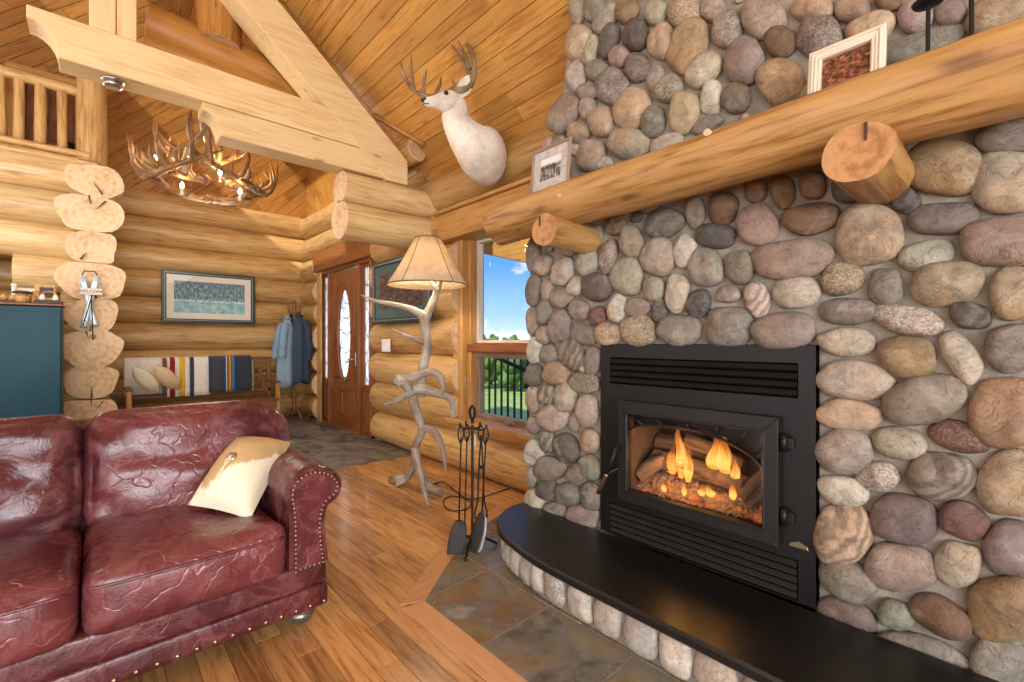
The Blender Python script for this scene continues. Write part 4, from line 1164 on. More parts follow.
def flame(mb, base, h, r):
    r *= .78; base = V(base); n = 14; seg = 12; R = []; ph = rnd(0, 99)
    for i in range(n+1):
        k = i/n; rad = r*(math.sin(PI*min(1, (k*.9+.1)))**.8)*(1-k**2.2)+.0008; row = []
        sw = V((noise.noise(V((k*2.2, ph, 0)))*r*1.5*k, noise.noise(V((k*2.2, ph, 5)))*r*.6*k, 0))
        for j in range(seg):
            th = 2*PI*j/seg; rr = rad*(1+.35*noise.noise(V((math.cos(th)+ph, math.sin(th), k*3))))
            row.append(mb.vert(base+sw+V((rr*math.cos(th), rr*math.sin(th)*.6, k*h)), (math.cos(th)*.3+ph, math.sin(th)*.3, k)))
        R.append(row)
    for i in range(n):
        for j in range(seg): mb.face((R[i][j], R[i][(j+1) % seg], R[i+1][(j+1) % seg], R[i+1][j]), True)
s = MB()
for (u, v, h, r, dy) in ((672, 474, .16, .040, .12), (681, 478, .30, .042, .12), (688, 482, .20, .034, .09), (668, 472, .08, .022, .14), (714, 474, .22, .046, .12), (726, 478, .24, .046, .11), (735, 486, .15, .030, .09), (664, 492, .06, .020, .08), (684, 496, .07, .018, .07), (702, 496, .05, .03, .06), (710, 497, .06, .03, .07), (733, 500, .09, .024, .07), (742, 500, .05, .02, .06), (698, 478, .09, .024, .2)):
    flame(s, P(u, v, y=YF+dy), h, r)
o = s.build('flame', fm, None, loc=(-1.0, YF+.12, gz0+.06)); tag(o, 'orange gas flames licking up between the ceramic logs', 'fire'); o['kind'] = 'stuff'

# ================================================================== MANTEL
s = MB(); n0 = 0
s.log((-2.16, 1.875, 1.973), (.75, 1.875, 2.006),   .118, .121, seg=40, rings=60, wob=.010, flat=.089, endm=1, sq=1.14)
mantel = s.build('mantel_log', [M['mantel'], M['logend']], None, loc=(-.7, 1.875, 1.85))
tag(mantel, 'long peeled log mantel shelf, flat on top, across the stone chimney', 'mantel')
for (u, v) in ((708, 133), (561, 195)):
    s = MB(); p = P(u, v, y=1.755); s.tube([p+V((0, .05, -.01)), p+V((0, -.012, 0))], .014, 12, 1); s.build('peg', M['logend'], mantel)
for i, (x, lab) in enumerate(((-1.61, 'sawn log corbel under the mantel end next to the window'), (-.307, 'big sawn log corbel under the mantel to the right of the fireplace'))):
    s = MB(); r = .086 if i == 0 else .092
    zc = 1.82; ye = 1.70 if i == 0 else 1.69
    s.log((x, 2.09, zc), (x, ye, zc), r, r, seg=32, rings=8, wob=.0035, squeeze=.95)
    o = s.build('log_corbel', [M['mantel'], M['corbelend']], None, loc=(x, 1.9, zc-r)); tag(o, lab, 'corbel', 'log corbels under the mantel')
    k = MB(); cr = plain('dark crack', (70, 44, 26), .9) if i == 0 else cr
    k.prism([(-.004, r*.86), (.005, r*.88), (.003, r*.3), (-.002, r*.28)], ((x+(.02 if i else -.03), ye-.002, zc), (1, 0, 0), (0, 0, 1), (0, -1, 0)), 0, .003); k.build('drying_crack', cr, o)
for (x0, x1, hz) in ((-1.95, -1.2, .050), (-1.02, -.55, .044), (-.34, .25, .052)):
    s = MB(); pts = []
    for q in range(9):
        x = lerp(x0, x1, q/8); f = (x+2.16)/2.91; r = lerp(.118, .121, f); zc = lerp(1.973, 2.006, f); e = hz+.006*noise.noise(V((x*9, 1, 2)))
        pts.append(V((x, 1.875-1.14*math.sqrt(r*r-e*e)-.0005, zc+e)))
    s.tube(pts, [.001]+[.0035]*7+[.001], 6, 3); s.build('drying_crack', cr, mantel)
MT = 2.072   # mantel top
def pic(name, corners_y, x0, x1, z0, z1, yb, lean, frmat, w, dep, art, lab, cat, group=None, mat=None, matw=.04, rotz=0.0, steps=0):
    """framed picture: leaning back by `lean`, bottom edge at y=yb"""
    cx_ = (x0+x1)/2
    t = thing(name, (cx_, yb, z0), lab, cat, group)
    ex = V((math.cos(rotz), math.sin(rotz), 0)); back = V((-math.sin(rotz), math.cos(rotz), 0))
    eu = (V((0, 0, 1))*math.cos(lean)+back*math.sin(lean)); ez = ex.cross(eu) # towards viewer
    fr = (V((cx_, yb, z0)), ex, eu, ez)
    W = (x1-x0)/2; Hh = z1-z0
    s = MB(); frame_rect(s, fr, -W, W, 0, Hh, w, 0, dep, bev=.003)
    for q in range(steps):
        kk = (q+1)*w/(steps+1); frame_rect(s, fr, -W+kk, W-kk, kk, Hh-kk, w/(steps+1)*.7, dep-.004, dep-.001+.006*(1-q/steps), bev=.002)
    s.build('frame', frmat, t)
    if mat:
        s = MB(); frame_rect(s, fr, -W+w, W-w, w, Hh-w, matw, .004, .008, bev=.0005); s.build('mat_board', mat, t)
    mw = matw if mat else 0
    art(t, fr, -W+w+mw, W-w-mw, w+mw, Hh-w-mw)
    s = MB(); s.prism([(-W+w, w), (W-w, w), (W-w, Hh-w), (-W+w, Hh-w)], fr, .0095, .011); s.build('glazing', M['picglass'], t)
    return t
def art_mat(name, fn):
    m, nt, bb, out = newmat(name); N = NT(nt); wc = N.attr('wc').outputs['Vector']; c = fn(N, wc); N.l(c, bb.inputs['Base Color']); setb(bb, .7, .2); return m
def art_plane(mname, fn):
    mm = art_mat(mname, fn)
    def f(t, fr, a, c, z0, z1):
        s = MB(); o, ex, ey_, ez = fr
        s.prism([(a, z0), (c, z0), (c, z1), (a, z1)], fr, .001, .005)
        for i in range(len(s.v)):
            r = s.v[i]-o; s.wc[i] = V(((r.dot(ex)-a)/(c-a), (r.dot(ey_)-z0)/(z1-z0), 0))
        s.build('print', mm, t)
    return f
def photo_bw(N, wc):
    # a standing group under a pale sky: soft vertical figures, darker towards the ground
    sx = N.n('SeparateXYZ'); N.l(wc, sx.inputs[0]); y = sx.outputs[1]
    n = N.noise(N.mapping(wc, (11, 2.4, 1)), 1.0, 2, .5); n2 = N.noise(N.mapping(wc, (4, 7, 1)), 1.0, 4, .6)
    f = N.math('ADD', N.math('MULTIPLY', n, .65), N.math('MULTIPLY', n2, .35))
    c = N.ramp(f, [(.34, lin((40, 40, 40))), (.46, lin((86, 85, 83))), (.56, lin((150, 148, 144))), (.66, lin((205, 203, 198)))])
    c = N.mix(N.rng(N.math('ABSOLUTE', N.math('SUBTRACT', y, .58)), .02, .10, .75, 0), c, lin((58, 58, 56)))
    return N.mix(N.rng(N.math('ADD', y, N.math('MULTIPLY', n2, .2)), .76, .84, 0, 1), c, lin((222, 220, 214)))
p0 = P(531, 186, y=1.86); 
pic('photo_frame', None, -1.845, -1.560, MT+.002, MT+.26, 1.84, .10, M['greywood'], .016, .016, art_plane('old group photograph', photo_bw),
    'small black and white photo in a weathered frame on the mantel end', 'picture frame', 'picture frames on the mantel', mat=plain('distressed grey mat', (178, 176, 172), .8, var=.2, nscale=40), matw=.05, rotz=.0)
def deadpic(N, wc):
    n = N.noise(N.mapping(wc, (5, 6, 1)), 1.5, 5, .65, .6); sx = N.n('SeparateXYZ'); N.l(wc, sx.inputs[0])
    c = N.ramp(n, [(.36, lin((58, 36, 26))), (.5, lin((104, 62, 44))), (.6, lin((150, 96, 64))), (.72, lin((196, 150, 100)))])
    return N.mix(N.rng(sx.outputs[1], .25, .1, 0, .6), c, lin((176, 128, 78)))
pic('photo_frame', None, -.487, -.268, MT+.002, MT+.215, 1.885, .16, M['whitewood'], .040, .022, art_plane('reddish brown picture', deadpic),
    'wide cream moulded frame with a reddish brown picture leaning on the cobbles', 'picture frame', 'picture frames on the mantel', steps=3, rotz=-.02)
# iron candle holder with two cups
p1 = V((-.119, 1.86, MT))
t = thing('candle_holder', p1, 'black iron candle holder with two round plates on the mantel', 'candle holder')
s = MB(); s.tube([p1+V((-.045, 0, .20)), p1+V((-.046, 0, .08)), p1+V((-.043, 0, .03)), p1+V((-.02, 0, .010)), p1+V((0, 0, .007)), p1+V((.022, 0, .012)), p1+V((.044, 0, .05)), p1+V((.047, .0, .10)), p1+V((.046, 0, .19))], .0055, 8, 6); s.lathe(p1, [(.04, 0), (.04, .004), (.018, .009), (.006, .012)], 18); s.build('stem', M['iron'], t)
for (dx, dz) in ((-.045, .20), (.046, .19)):
    s = MB(); s.lathe(p1+V((dx, 0, dz)), [(.008, -.006), (.036, -.001), (.040, .006), (.038, .008), (.012, .004), (.010, .02), (.008, .02)], 20); s.build('candle_plate', M['iron'], t)
# ================================================================== SOFA
LE = M['leather']
SX0, SX1 = -2.98, -2.05       # back, front
sofa = thing('sofa', (-2.5, -.4, 0), 'worn burgundy leather sofa with rolled arms and nailhead trim', 'sofa')
YR = .60; YL = -1.31          # inner faces of the arms
s = MB()
s.rbox(((SX0+SX1)/2-.0, (YR+YL)/2, .225), ((SX1-SX0)/2-.005, (YR-YL)/2+.165, .055), .02, 8, (0, 0, 0), amp=.003, nf=6); s.build('base_rail', LE, sofa)
s = MB()
s.rbox(((SX0+SX1)/2, (YR+YL)/2, .125), ((SX1-SX0)/2, (YR-YL)/2+.17, .05), .018, 8, (0, 0, 0), amp=.003, nf=6); s.build('skirt_band', LE, sofa)
y = YR+.15
while y > YL-.16:
    s = MB(); s.ball((SX1+.0, y, .098), (.006, .0095, .0095), seg=8, rings=5); s.build('nailhead', M['nail'], sofa); y -= .0585
# seat cushions
def wr(p, k=1.0):
    return .010*noise.noise(V((p.x*7, p.y*5, p.z*9)))*k+.006*noise.noise(V((p.x*16+3, p.y*15, p.z*14)))*k
CW = (YR-YL)/3
for i in range(3):
    yc = YR-CW*(i+.5)
    s = MB()
    def fn(p):
        # sagging crown, soft corners
        p.z += -.012*max(0, 1-(p.x/.3)**2)+.0
        return p+V((wr(p)*.6, 0, wr(p)))
    s.rbox((-2.365, yc, .372), (.345, CW/2-.004, .112), .055, 16, (.018, .004, .030), amp=.004, nf=8, fn=fn)
    c = s.build('seat_cushion', LE, sofa)
    s = MB()
    s.tube([(-2.365+.345+.012*(1-(q/ (CW/2))**2)+.002, yc+q, .442) for q in [(-1+2*k/12)*(CW/2-.03) for k in range(13)]], .006, 6, 2)
    s.build('piping', LE, c)
# back cushions, tall, with rounded tops leaning back
for i in range(3):
    yc = YR-CW*(i+.5)
    w = CW/2-.003; yo = 0
    if i == 0: w = CW/2+.10; yo = .10
    if i == 2: w = CW/2+.10; yo = -.10
    R = Matrix.Rotation(math.radians(-14), 3, 'Y')
    s = MB(); ph = rnd(0, 50)
    def fn(p, ph=ph, i=i):
        # pulled folds radiating from the lower seam
        q = V((p.y*1.0+p.z*.6, p.z-p.y*.5, 0))
        f = noise.noise(V((q.x*4+ph, q.y*13, 0)))
        fold = (1-abs(f))**4
        k = sm((.25-p.z)/.35+.3)
        p = p+V((-.034*fold*k+.012*noise.noise(V((q.x*9+ph, q.y*22, 2)))+wr(p)*1.4, 0, 0)) if p.x > 0 else p
        if i == 0 and p.y > .15: p.z -= .30*((p.y-.15)/.28)**2*sm((p.z+.1)/.3)*.30
        return p
    s.rbox((-2.74, yc+yo, .665), (.125, w, .268), .095, 20, (.05, .004, .004), M=R, amp=.005, nf=7, fn=fn)
    s.build('back_cushion', LE, sofa)
s = MB(); s.rbox((-2.90, (YR+YL)/2, .50), (.075, (YR-YL)/2+.12, .39), .06, 8, (0, 0, 0), amp=.004); s.build('back_frame', LE, sofa)
# rolled arms: profile in (y, z)
ap = [(.60, .27), (.60, .40), (.598, .50), (.591, .56), (.588, .61), (.602, .655), (.638, .688), (.69, .705), (.745, .698), (.795, .670), (.825, .630), (.832, .588), (.815, .548), (.785, .53), (.765, .51), (.755, .45), (.760, .36), (.772, .27)]
def smooth_closed(pl, n=3):
    r = []; m = len(pl)
    for i in range(m-1):
        a, c = V(pl[i]), V(pl[i+1]); p = V(pl[i-1]) if i else a; q = V(pl[i+2]) if i+2 < m else c
        for k in range(n):
            t = k/n; t2, t3 = t*t, t*t*t
            r.append(tuple(.5*((2*a)+(c-p)*t+(2*p-5*a+4*c-q)*t2+(3*a-p-3*c+q)*t3)))
    return r+[pl[-1]]
aps = smooth_closed(ap)
ctr = (.68, .50)
for side in (1, -1):
    prof = [(p[0], p[1]) if side > 0 else (YL+YR-p[0], p[1]) for p in aps]
    cc = (ctr[0] if side > 0 else YL+YR-ctr[0], ctr[1])
    s = MB(); xs = [SX0+.03, SX0+.015, SX0+.03, SX0+.2, -2.6, -2.4, -2.2, SX1-.03, SX1-.008, SX1]
    sc = [.6, .92, 1, 1, 1, 1.0, 1, 1, .985, .955]; R = []
    for x, k in zip(xs, sc):
        R.append([s.vert(V((x+.004*noise.noise(V((x*9, p[0]*9, p[1]*9))), cc[0]+(p[0]-cc[0])*k, cc[1]+(p[1]-cc[1])*k+.006*noise.noise(V((x*5, p[0]*7, 3)))))) for p in prof])
    m = len(prof)
    for i in range(len(R)-1):
        for j in range(m):
            q = (R[i][j], R[i+1][j], R[i+1][(j+1) % m], R[i][(j+1) % m]); s.face(q if side < 0 else q[::-1], True)
    s.face(R[-1] if side < 0 else R[-1][::-1]); s.face(R[0][::-1] if side < 0 else R[0])
    arm = s.build('armrest', LE, sofa)
    # padded front panel following the profile, with nailheads on its edge
    ins_ = []
    for i in range(m):
        p0, p1, p2 = V(prof[i-1]), V(prof[i]), V(prof[(i+1) % m])
        e = (p2-p0).normalized(); nn = V((-e.y, e.x)); d = V(cc)-p1
        if i in (0, m-1): nn = V((0, 0))
        base = p1
        # profile runs up the inside and down the outside: inward is to the right for side>0
        inward = V((e.y, -e.x)) if side > 0 else V((-e.y, e.x))
        ins_.append(tuple(p1+inward*.028 if 0 < i < m-1 else (p1.x+(.028 if (i == 0) == (side > 0) else -.028), p1.y)))
    s = MB(); s.prism(ins_ , ((SX1-.004, 0, 0), (0, 1, 0), (0, 0, 1), (1, 0, 0)), 0, .014, bev=.006); s.build('front_panel', LE, arm)
    s = MB(); L = 0; last = None
    for i in range(len(ins_)-1):
        a, c = V(ins_[i]), V(ins_[i+1]); seg = (c-a).length; d = (.019-L) if last else 0
        while d < seg:
            q = a.lerp(c, d/seg); s.ball((SX1+.010, q.x, q.y), (.005, .0068, .0068), seg=8, rings=5); d += .0195
        L = (L+seg) % .0195; last = True
    yb0, yb1 = ins_[0][0], ins_[-1][0]
    for k in range(1, 6): s.ball((SX1+.010, lerp(yb0, yb1, k/6), .276), (.005, .0068, .0068), seg=8, rings=5)
    s.build('nailhead_trim', M['nail'], arm)
for (x, y) in ((SX1-.09, YR+.08), (SX1-.09, YL-.08), (SX0+.1, YR+.08), (SX0+.1, YL-.08)):
    s = MB(); s.lathe((x, y, 0), [(.030, 0), (.038, .004), (.046, .014), (.056, .035), (.058, .045), (.050, .050), (.060, .058), (.062, .068), (.054, .074), (.060, .082)], 20); s.build('bun_foot', M['pewter'], sofa)

# ---- hide pillow with a tan patch and a concho, in the corner of the sofa
A, B_, Cc, D_ = P(237, 437, x=-2.57), P(292, 441, x=-2.44), P(250, 520, x=-2.22), P(187, 505, x=-2.40)   # top-left, right, bottom, left
def hide():
    m, nt, bb, out = newmat('cowhide pillow'); N = NT(nt); wc = N.attr('wc').outputs['Vector']; sx = N.n('SeparateXYZ'); N.l(wc, sx.inputs[0])
    tc = N.n('TexCoord').outputs['Object']
    w = N.math('MULTIPLY', N.math('SUBTRACT', N.noise(tc, 9, 4, .6), .5), .42)
    # tan patch: along the upper edge, dipping towards the middle
    dip = N.math('ADD', N.math('MULTIPLY', N.math('ABSOLUTE', N.math('SUBTRACT', sx.outputs[0], .22)), -.75), .86)
    f = N.math('SUBTRACT', N.math('ADD', sx.outputs[1], w), dip)
    c = N.mix(N.rng(f, -.02, .02, 1, 0), N.mix(N.noise(tc, 25, 4), lin((222, 212, 182)), lin((236, 228, 204))), N.mix(N.noise(tc, 18, 4), lin((172, 144, 98)), lin((200, 172, 124))))
    N.l(c, bb.inputs['Base Color']); setb(bb, .7, .2); N.bump(bb, N.noise(tc, 60, 4), .25, .004); return m
pl = thing('throw_pillow', (A+B_+Cc+D_)/4, 'cream hide pillow with tan patch and silver concho on the burgundy sofa', 'pillow')
nrm_ = ((B_-D_).cross(A-Cc)).normalized()
if nrm_.x < 0: nrm_ = -nrm_
def pilf(side):
    def f(u, v):
        # v: 0 upper edge (A-B) to 1 lower edge (D-C); u along the edge
        p = A.lerp(B_, u).lerp(D_.lerp(Cc, u), v)
        e = (1-(2*u-1)**2)*(1-(2*v-1)**2)
        pin = .045*((1-(2*u-1)**2)*abs(2*v-1)**2*(-1 if v > .5 else 1)); pin2 = .04*((1-(2*v-1)**2)*abs(2*u-1)**2*(-1 if u > .5 else 1))
        ctr_ = (A+B_+Cc+D_)/4
        p = p+(ctr_-p)*(.05*(1-(2*u-1)**2)*abs(2*v-1)**3+.04*(1-(2*v-1)**2)*abs(2*u-1)**3)
        h = (.135 if side > 0 else .06)*max(0, e)**.55+.006*noise.noise(V((u*5, v*5, side)))*e
        return (p+nrm_*(h*side), (u, v, 0))
    return f
s = MB(); R1 = s.grid(pilf(1), 24, 20); R2 = s.grid(pilf(-1), 24, 20)
s.build('pillow_body', hide(), pl)
q = pilf(1)(.40, .50)[0]
s = MB(); Rq = nrm_.to_track_quat('Z', 'Y').to_matrix(); s.lathe(q+nrm_*.001, [(.020, -.006), (.022, .002), (.016, .006), (.006, .009)], 18, Rq); con = s.build('concho', M['chrome'], pl)
s = MB()
for dx in (-.006, .006):
    dn = (D_-A).normalized(); ac = dn.cross(nrm_)
    s.tube([q+nrm_*.01, q+nrm_*.012+dn*.03+ac*dx, pilf(1)(.38+dx*2, .66)[0]+nrm_*.004, pilf(1)(.36+dx*3, .76)[0]+nrm_*.003], [.004, .0035, .003, .002], 6, 3)
s.build('leather_lace', M['cream'], con)

# ================================================================== ANTLER FLOOR LAMP
LT = 3.69
lamp = thing('floor_lamp', P(424, 495, z=0), 'tall floor lamp built of grey antlers with a flared rawhide shade', 'lamp')
def chain(pts, r, t=LT, dt=None): return [P(u, v, t=t+(dt[i] if dt else 0)) for i, (u, v) in enumerate(pts)]
AN = M['antler']
s = MB()   # upper antler: stem, fork and long tine
s.tube(chain([(421, 397), (421.5, 385), (423, 368.5), (426.8, 348), (425.4, 327.5), (423, 315.7), (418.6, 314-1)], 0), [0.0344, 0.0361, 0.0387, 0.037, 0.0378, 0.043, 0.0258], 12, 5, rough=.12)
s.tube(chain([(424, 318), (418.6, 313), (408, 308), (390.8, 304), (376, 301), (360, 294.6)], 0, dt=[0, -.02, -.05, -.12, -.18, -.22]), [0.0378, 0.031, 0.0249, 0.0198, 0.0138, 0.0034], 10, 5, rough=.1)
s.tube(chain([(424, 320), (429, 310), (435, 296.7), (439, 285), (443.5, 272)], 0, dt=[0, .02, .03, .03, .0]), [0.0396, 0.0344, 0.0292, 0.0241, 0.0103], 10, 5, rough=.1)
s.tube(chain([(438, 291), (433, 284), (427, 273.5)], 0), [.022, .018, .006], 8, 4)
s.tube(chain([(425, 343), (417, 340), (408, 337), (399, 333), (391.5, 328.5)], 0, dt=[0, -.05, -.1, -.14, -.16]), [.026, .023, .019, .013, .004], 8, 4, rough=.1)
s.build('antler', AN, lamp)
s = MB()   # middle antler curling round the stem
s.tube(chain([(400, 380), (404, 379), (414, 377), (429, 372), (439, 375.5), (443, 384), (442.6, 394)], 0, dt=[-.16, -.16, -.15, -.14, -.12, -.1, -.06]), [0.043, 0.0361, 0.0344, 0.0318, 0.0284, 0.0206, 0.0069], 12, 5, rough=.12)
s.ball(P(400, 380, t=LT-.16), (.058, .05, .05), amp=.5)
s.tube(chain([(404, 381), (408, 388), (413, 394)], 0, dt=[-.16, -.14, -.1]), [.040, .035, .03], 10, 4, rough=.1)
s.build('antler', AN, lamp)
s = MB()   # lower-middle antler with forward tine
s.tube(chain([(383, 404.5), (390, 403), (397, 400.5), (409, 393), (420, 389), (432, 392), (446.5, 396.5), (452, 403), (453, 416)], 0, dt=[-.3, -.26, -.2, -.12, -.08, -.05, -.02, 0, .02]), [.004, .014, .024, .036, .044, .036, .028, .022, .005], 12, 5, rough=.1)
s.build('antler', AN, lamp)
s = MB()   # base antler: trunk and splayed legs
fl = lambda u, v: P(u, v, z=.022)
s.tube([P(420, 387, t=LT-.03), P(412.8, 398, t=LT-.04), P(418.6, 418, t=LT), P(422, 430, t=LT), P(416, 446, t=LT+.04), P(413.5, 463, t=LT+.12), P(407.5, 477, t=LT+.2), fl(396, 485)], [0.0361, 0.0396, 0.0344, 0.0344, 0.0292, 0.031, 0.031, 0.0189], 12, 5, rough=.12)
s.tube([P(421, 428, t=LT), P(431.8, 430, t=LT-.03), P(439, 439, t=LT-.06), P(443.5, 453, t=LT-.1), P(445.8, 472, t=LT-.12)], [.036, .033, .028, .022, .005], 10, 5, rough=.1)
s.tube([P(415, 448, t=LT+.04), P(419, 468, t=LT-.02), P(424, 488, t=LT-.1), fl(428, 505)], [.034, .03, .026, .010], 10, 5, rough=.1)
s.tube([P(413.5, 462, t=LT+.12), P(422, 475, t=LT+.14), P(431, 488, t=LT+.1), fl(441, 492)], [.032, .03, .032, .034], 10, 5, rough=.12)
s.tube([P(407, 478, t=LT+.2), fl(392, 480)], [.034, .04], 10, 3, rough=.2)
s.build('antler', AN, lamp)
sc_ = P(428, 283, t=LT); zb_, zt_ = sc_.z-.02, sc_.z+.36
rb_, rt_ = .325, .105
s = MB(); SEG = 40
prof = [(rb_, zb_), (rb_*.72+rt_*.28-.012, lerp(zb_, zt_, .3)), (rb_*.42+rt_*.58-.016, lerp(zb_, zt_, .62)), (rt_, zt_)]
R = []
for rr, z in prof+[(p[0]-.004, p[1]) for p in prof[::-1]]:
    R.append([s.vert((sc_.x+rr*math.cos(2*PI*j/SEG), sc_.y+rr*math.sin(2*PI*j/SEG), z)) for j in range(SEG)])
for i in range(len(R)):
    a, c = R[i], R[(i+1) % len(R)]
    for j in range(SEG): s.face((a[j], a[(j+1) % SEG], c[(j+1) % SEG], c[j]), True)
sh = s.build('lampshade', M['shade'], lamp)
s = MB()
for k in range(5):
    th = YAW+.5+2*PI*k/5
    s.tube([(sc_.x+(p[0]+.002)*math.cos(th), sc_.y+(p[0]+.002)*math.sin(th), p[1]) for p in prof], .0028, 6, 3)
for rr, z in ((rb_, zb_), (rt_, zt_)): s.tube([(sc_.x+rr*math.cos(2*PI*j/30), sc_.y+rr*math.sin(2*PI*j/30), z) for j in range(31)], .005, 6, 1)
s.build('lacing', plain('rawhide lacing', (120, 88, 58), .8), sh)
s = MB()
ft = V((sc_.x, sc_.y, zt_))
for sg in (-1, 1): s.tube([ft+RGT*sg*.005+V((0, 0, -.03)), ft+RGT*sg*.02+V((0, 0, .02)), ft+RGT*sg*.038+V((0, 0, .055))], [.008, .006, .002], 7, 3)
s.build('finial', AN, lamp)
s = MB()
for k in range(3):
    th = .4+2*PI*k/3; s.tube([ft+V((0, 0, -.02)), ft+V((rt_*math.cos(th), rt_*math.sin(th), -.004))], .003, 6, 1)
hp = P(443.5, 274, t=LT); s.tube([hp, V((hp.x, hp.y, hp.z)).lerp(V((sc_.x, sc_.y, zb_+.12)), .6), V((sc_.x, sc_.y, zb_+.12))], .010, 8, 3)
s.lathe((sc_.x, sc_.y, zb_+.10), [(.018, 0), (.02, .02), (.02, .06), (.014, .065)], 14); s.tube([V((sc_.x, sc_.y, zb_+.16)), ft+V((0, 0, -.015))], .003, 6, 1)
s.build('socket', M['nail'], lamp)
s = MB(); s.ball((sc_.x, sc_.y, zb_+.205), (.032, .032, .045)); s.build('bulb', emit('lamp bulb', (255, 222, 168), 14), lamp)
s = MB(); cd = [fl(434, 482), fl(444, 480), fl(456, 490), fl(470, 500), fl(466, 507), fl(450, 508), fl(443, 500), fl(452, 494), fl(474, 497), fl(498, 490), fl(510, 486)]
s.tube([p-V((0, 0, .016)) for p in cd], .004, 6, 5); s.build('power_cord', M['black'], lamp)

# ================================================================== FIREPLACE TOOLS
TT = P(467, 549, z=.005)
TX = lambda u, v, d=0: P(u, v, t=2.72+d)
st = thing('fire_tool_stand', TT, 'black twisted iron stand for fireplace tools on the hearth slate', 'tool stand')
s = MB(); pole = [TX(472, 541)]+[TX(472.4, v) for v in (520, 490, 460, 440, 425)]
s.tube(pole, .010, 4, 6, rough=.0); s.build('pole', M['iron'], st)
s = MB(); c = TX(472.3, 412)
for k in range(4):
    th = k*PI/2+.4; s.tube([c+V((0, 0, -.055)), c+V((.016*math.cos(th), .016*math.sin(th), -.025)), c+V((.022*math.cos(th), .022*math.sin(th), .005)), c+V((.010*math.cos(th), .010*math.sin(th), .03)), c+V((0, 0, .035))], .005, 6, 4)
s.ball(c+V((0, 0, .036)), .009); s.ball(c+V((0, 0, -.058)), .011); s.build('basket_handle', M['iron'], st)
s = MB(); c = TX(472.3, 428)
for (u, v, d) in ((460, 426, -.03), (486, 428, -.03), (466, 424, .09), (480, 425, .09)):
    e = TX(u, v, d); s.tube([c, c.lerp(e, .6)+V((0, 0, -.012)), e, e+V((0, 0, .02))], .006, 6, 3)
s.build('hook_ring', M['iron'], st)
s = MB(); c = TX(472, 538)
for k in range(3):
    th = k*2*PI/3-.9; e = V((c.x+.15*math.cos(th), c.y+.15*math.sin(th), .010+.005)); s.tube([c, c.lerp(e, .45)+V((0, 0, .02)), V((e.x, e.y, .02)), e], [.010, .009, .008, .007], 6, 4)
s.build('tripod_foot', M['iron'], st)
def tool(name, lab, top, bot, d):
    a, c = TX(*top, d), TX(*bot, d)
    return a, c, thing(name, c, lab, 'fireplace tool', 'fireplace tools on the stand')
def handle(s, a, c):
    dd = (c-a).normalized(); sd = RGT
    s.tube([a+dd*.10, a+dd*.07+sd*.012, a+dd*.03+sd*.016, a-dd*.005+sd*.004, a-dd*.012, a-dd*.005-sd*.004, a+dd*.03-sd*.016, a+dd*.07-sd*.012, a+dd*.10], .0045, 6, 3)
a, c, t = tool('hearth_brush', 'iron hearth brush hanging on the left of the tool stand', (461, 427), (459, 524), -.03)
s = MB(); s.tube([a+V((0, 0, -.06)), c], .006, 4, 4); s.build('shaft', M['iron'], t); s = MB(); handle(s, a, c); s.build('grip', M['iron'], t)
s = MB(); bx = [c, TX(459, 530, -.03), TX(456, 545, -.04), TX(455, 556, -.05)]
def blade(s, rows, th):
    """flat swept piece: rows of (centre, half width vector)"""
    s.sheet(lambda u, v, rows=rows: (lambda k, f: (rows[k][0].lerp(rows[k+1][0], f))+(rows[k][1].lerp(rows[k+1][1], f))*(2*v-1))(min(len(rows)-2, int(u*(len(rows)-1))), u*(len(rows)-1)-min(len(rows)-2, int(u*(len(rows)-1)))), (len(rows)-1)*3, 4, th)
blade(s, [(TX(459, 521, -.03), RGT*.02), (TX(459, 528, -.03), RGT*.045), (TX(457, 542, -.04), RGT*.052), (TX(455.5, 555, -.05), RGT*.05)], .035); s.build('bristle_head', plain('dark bristles', (58, 56, 54), .9, bump=.6, bscale=120), t)
a, c, t = tool('ash_shovel', 'iron ash shovel hanging on the right of the tool stand', (486, 428), (482, 514), -.03)
s = MB(); s.tube([a+V((0, 0, -.06)), c], .006, 4, 4); s.build('shaft', M['iron'], t); s = MB(); handle(s, a, c); s.build('grip', M['iron'], t)
s = MB(); tdir = (RGT*.75-FWD*.5).normalized()
blade(s, [(TX(482, 512, -.03), tdir*.012), (TX(482, 517, -.03), tdir*.035), (TX(479.5, 530, -.04), tdir*.052), (TX(475, 546, -.06), tdir*.056), (TX(472.5, 552, -.07), tdir*.05)], .006); s.build('shovel_pan', plain('worn steel', (96, 96, 96), .35, .8), t)
a, c, t = tool('poker', 'iron poker hanging behind the tool stand on its left', (467, 426), (464.5, 538), .09)
s = MB(); s.tube([a+V((0, 0, -.06)), c, c+V((0, 0, -.03))], [.0055, .0055, .002], 4, 4); s.tube([c+V((0, 0, .02)), c+RGT*.025, c+RGT*.04+V((0, 0, .02))], [.006, .004, .002], 6, 3); s.build('shaft', M['iron'], t); s = MB(); handle(s, a, c); s.build('grip', M['iron'], t)
a, c, t = tool('log_tongs', 'iron log tongs hanging behind the tool stand on its right', (481, 427), (481, 500), .09)
s = MB()
for sg in (-1, 1):
    s.tube([a+V((0, 0, -.05)), a.lerp(c, .6)+RGT*sg*.014, c+RGT*sg*.02, c+RGT*(sg*.038)+V((0, 0, -.09)), c+RGT*sg*.008+V((0, 0, -.17))], .0055, 6, 4)
s.ball(a.lerp(c, .55), .012); s.build('tong_arms', M['iron'], t); s = MB(); handle(s, a, c); s.build('grip', M['iron'], t)
s = MB(); q = TX(475, 440, .05); s.box(q, (.012, .002, .07)); o = s.build('price_tag', M['white'], st)

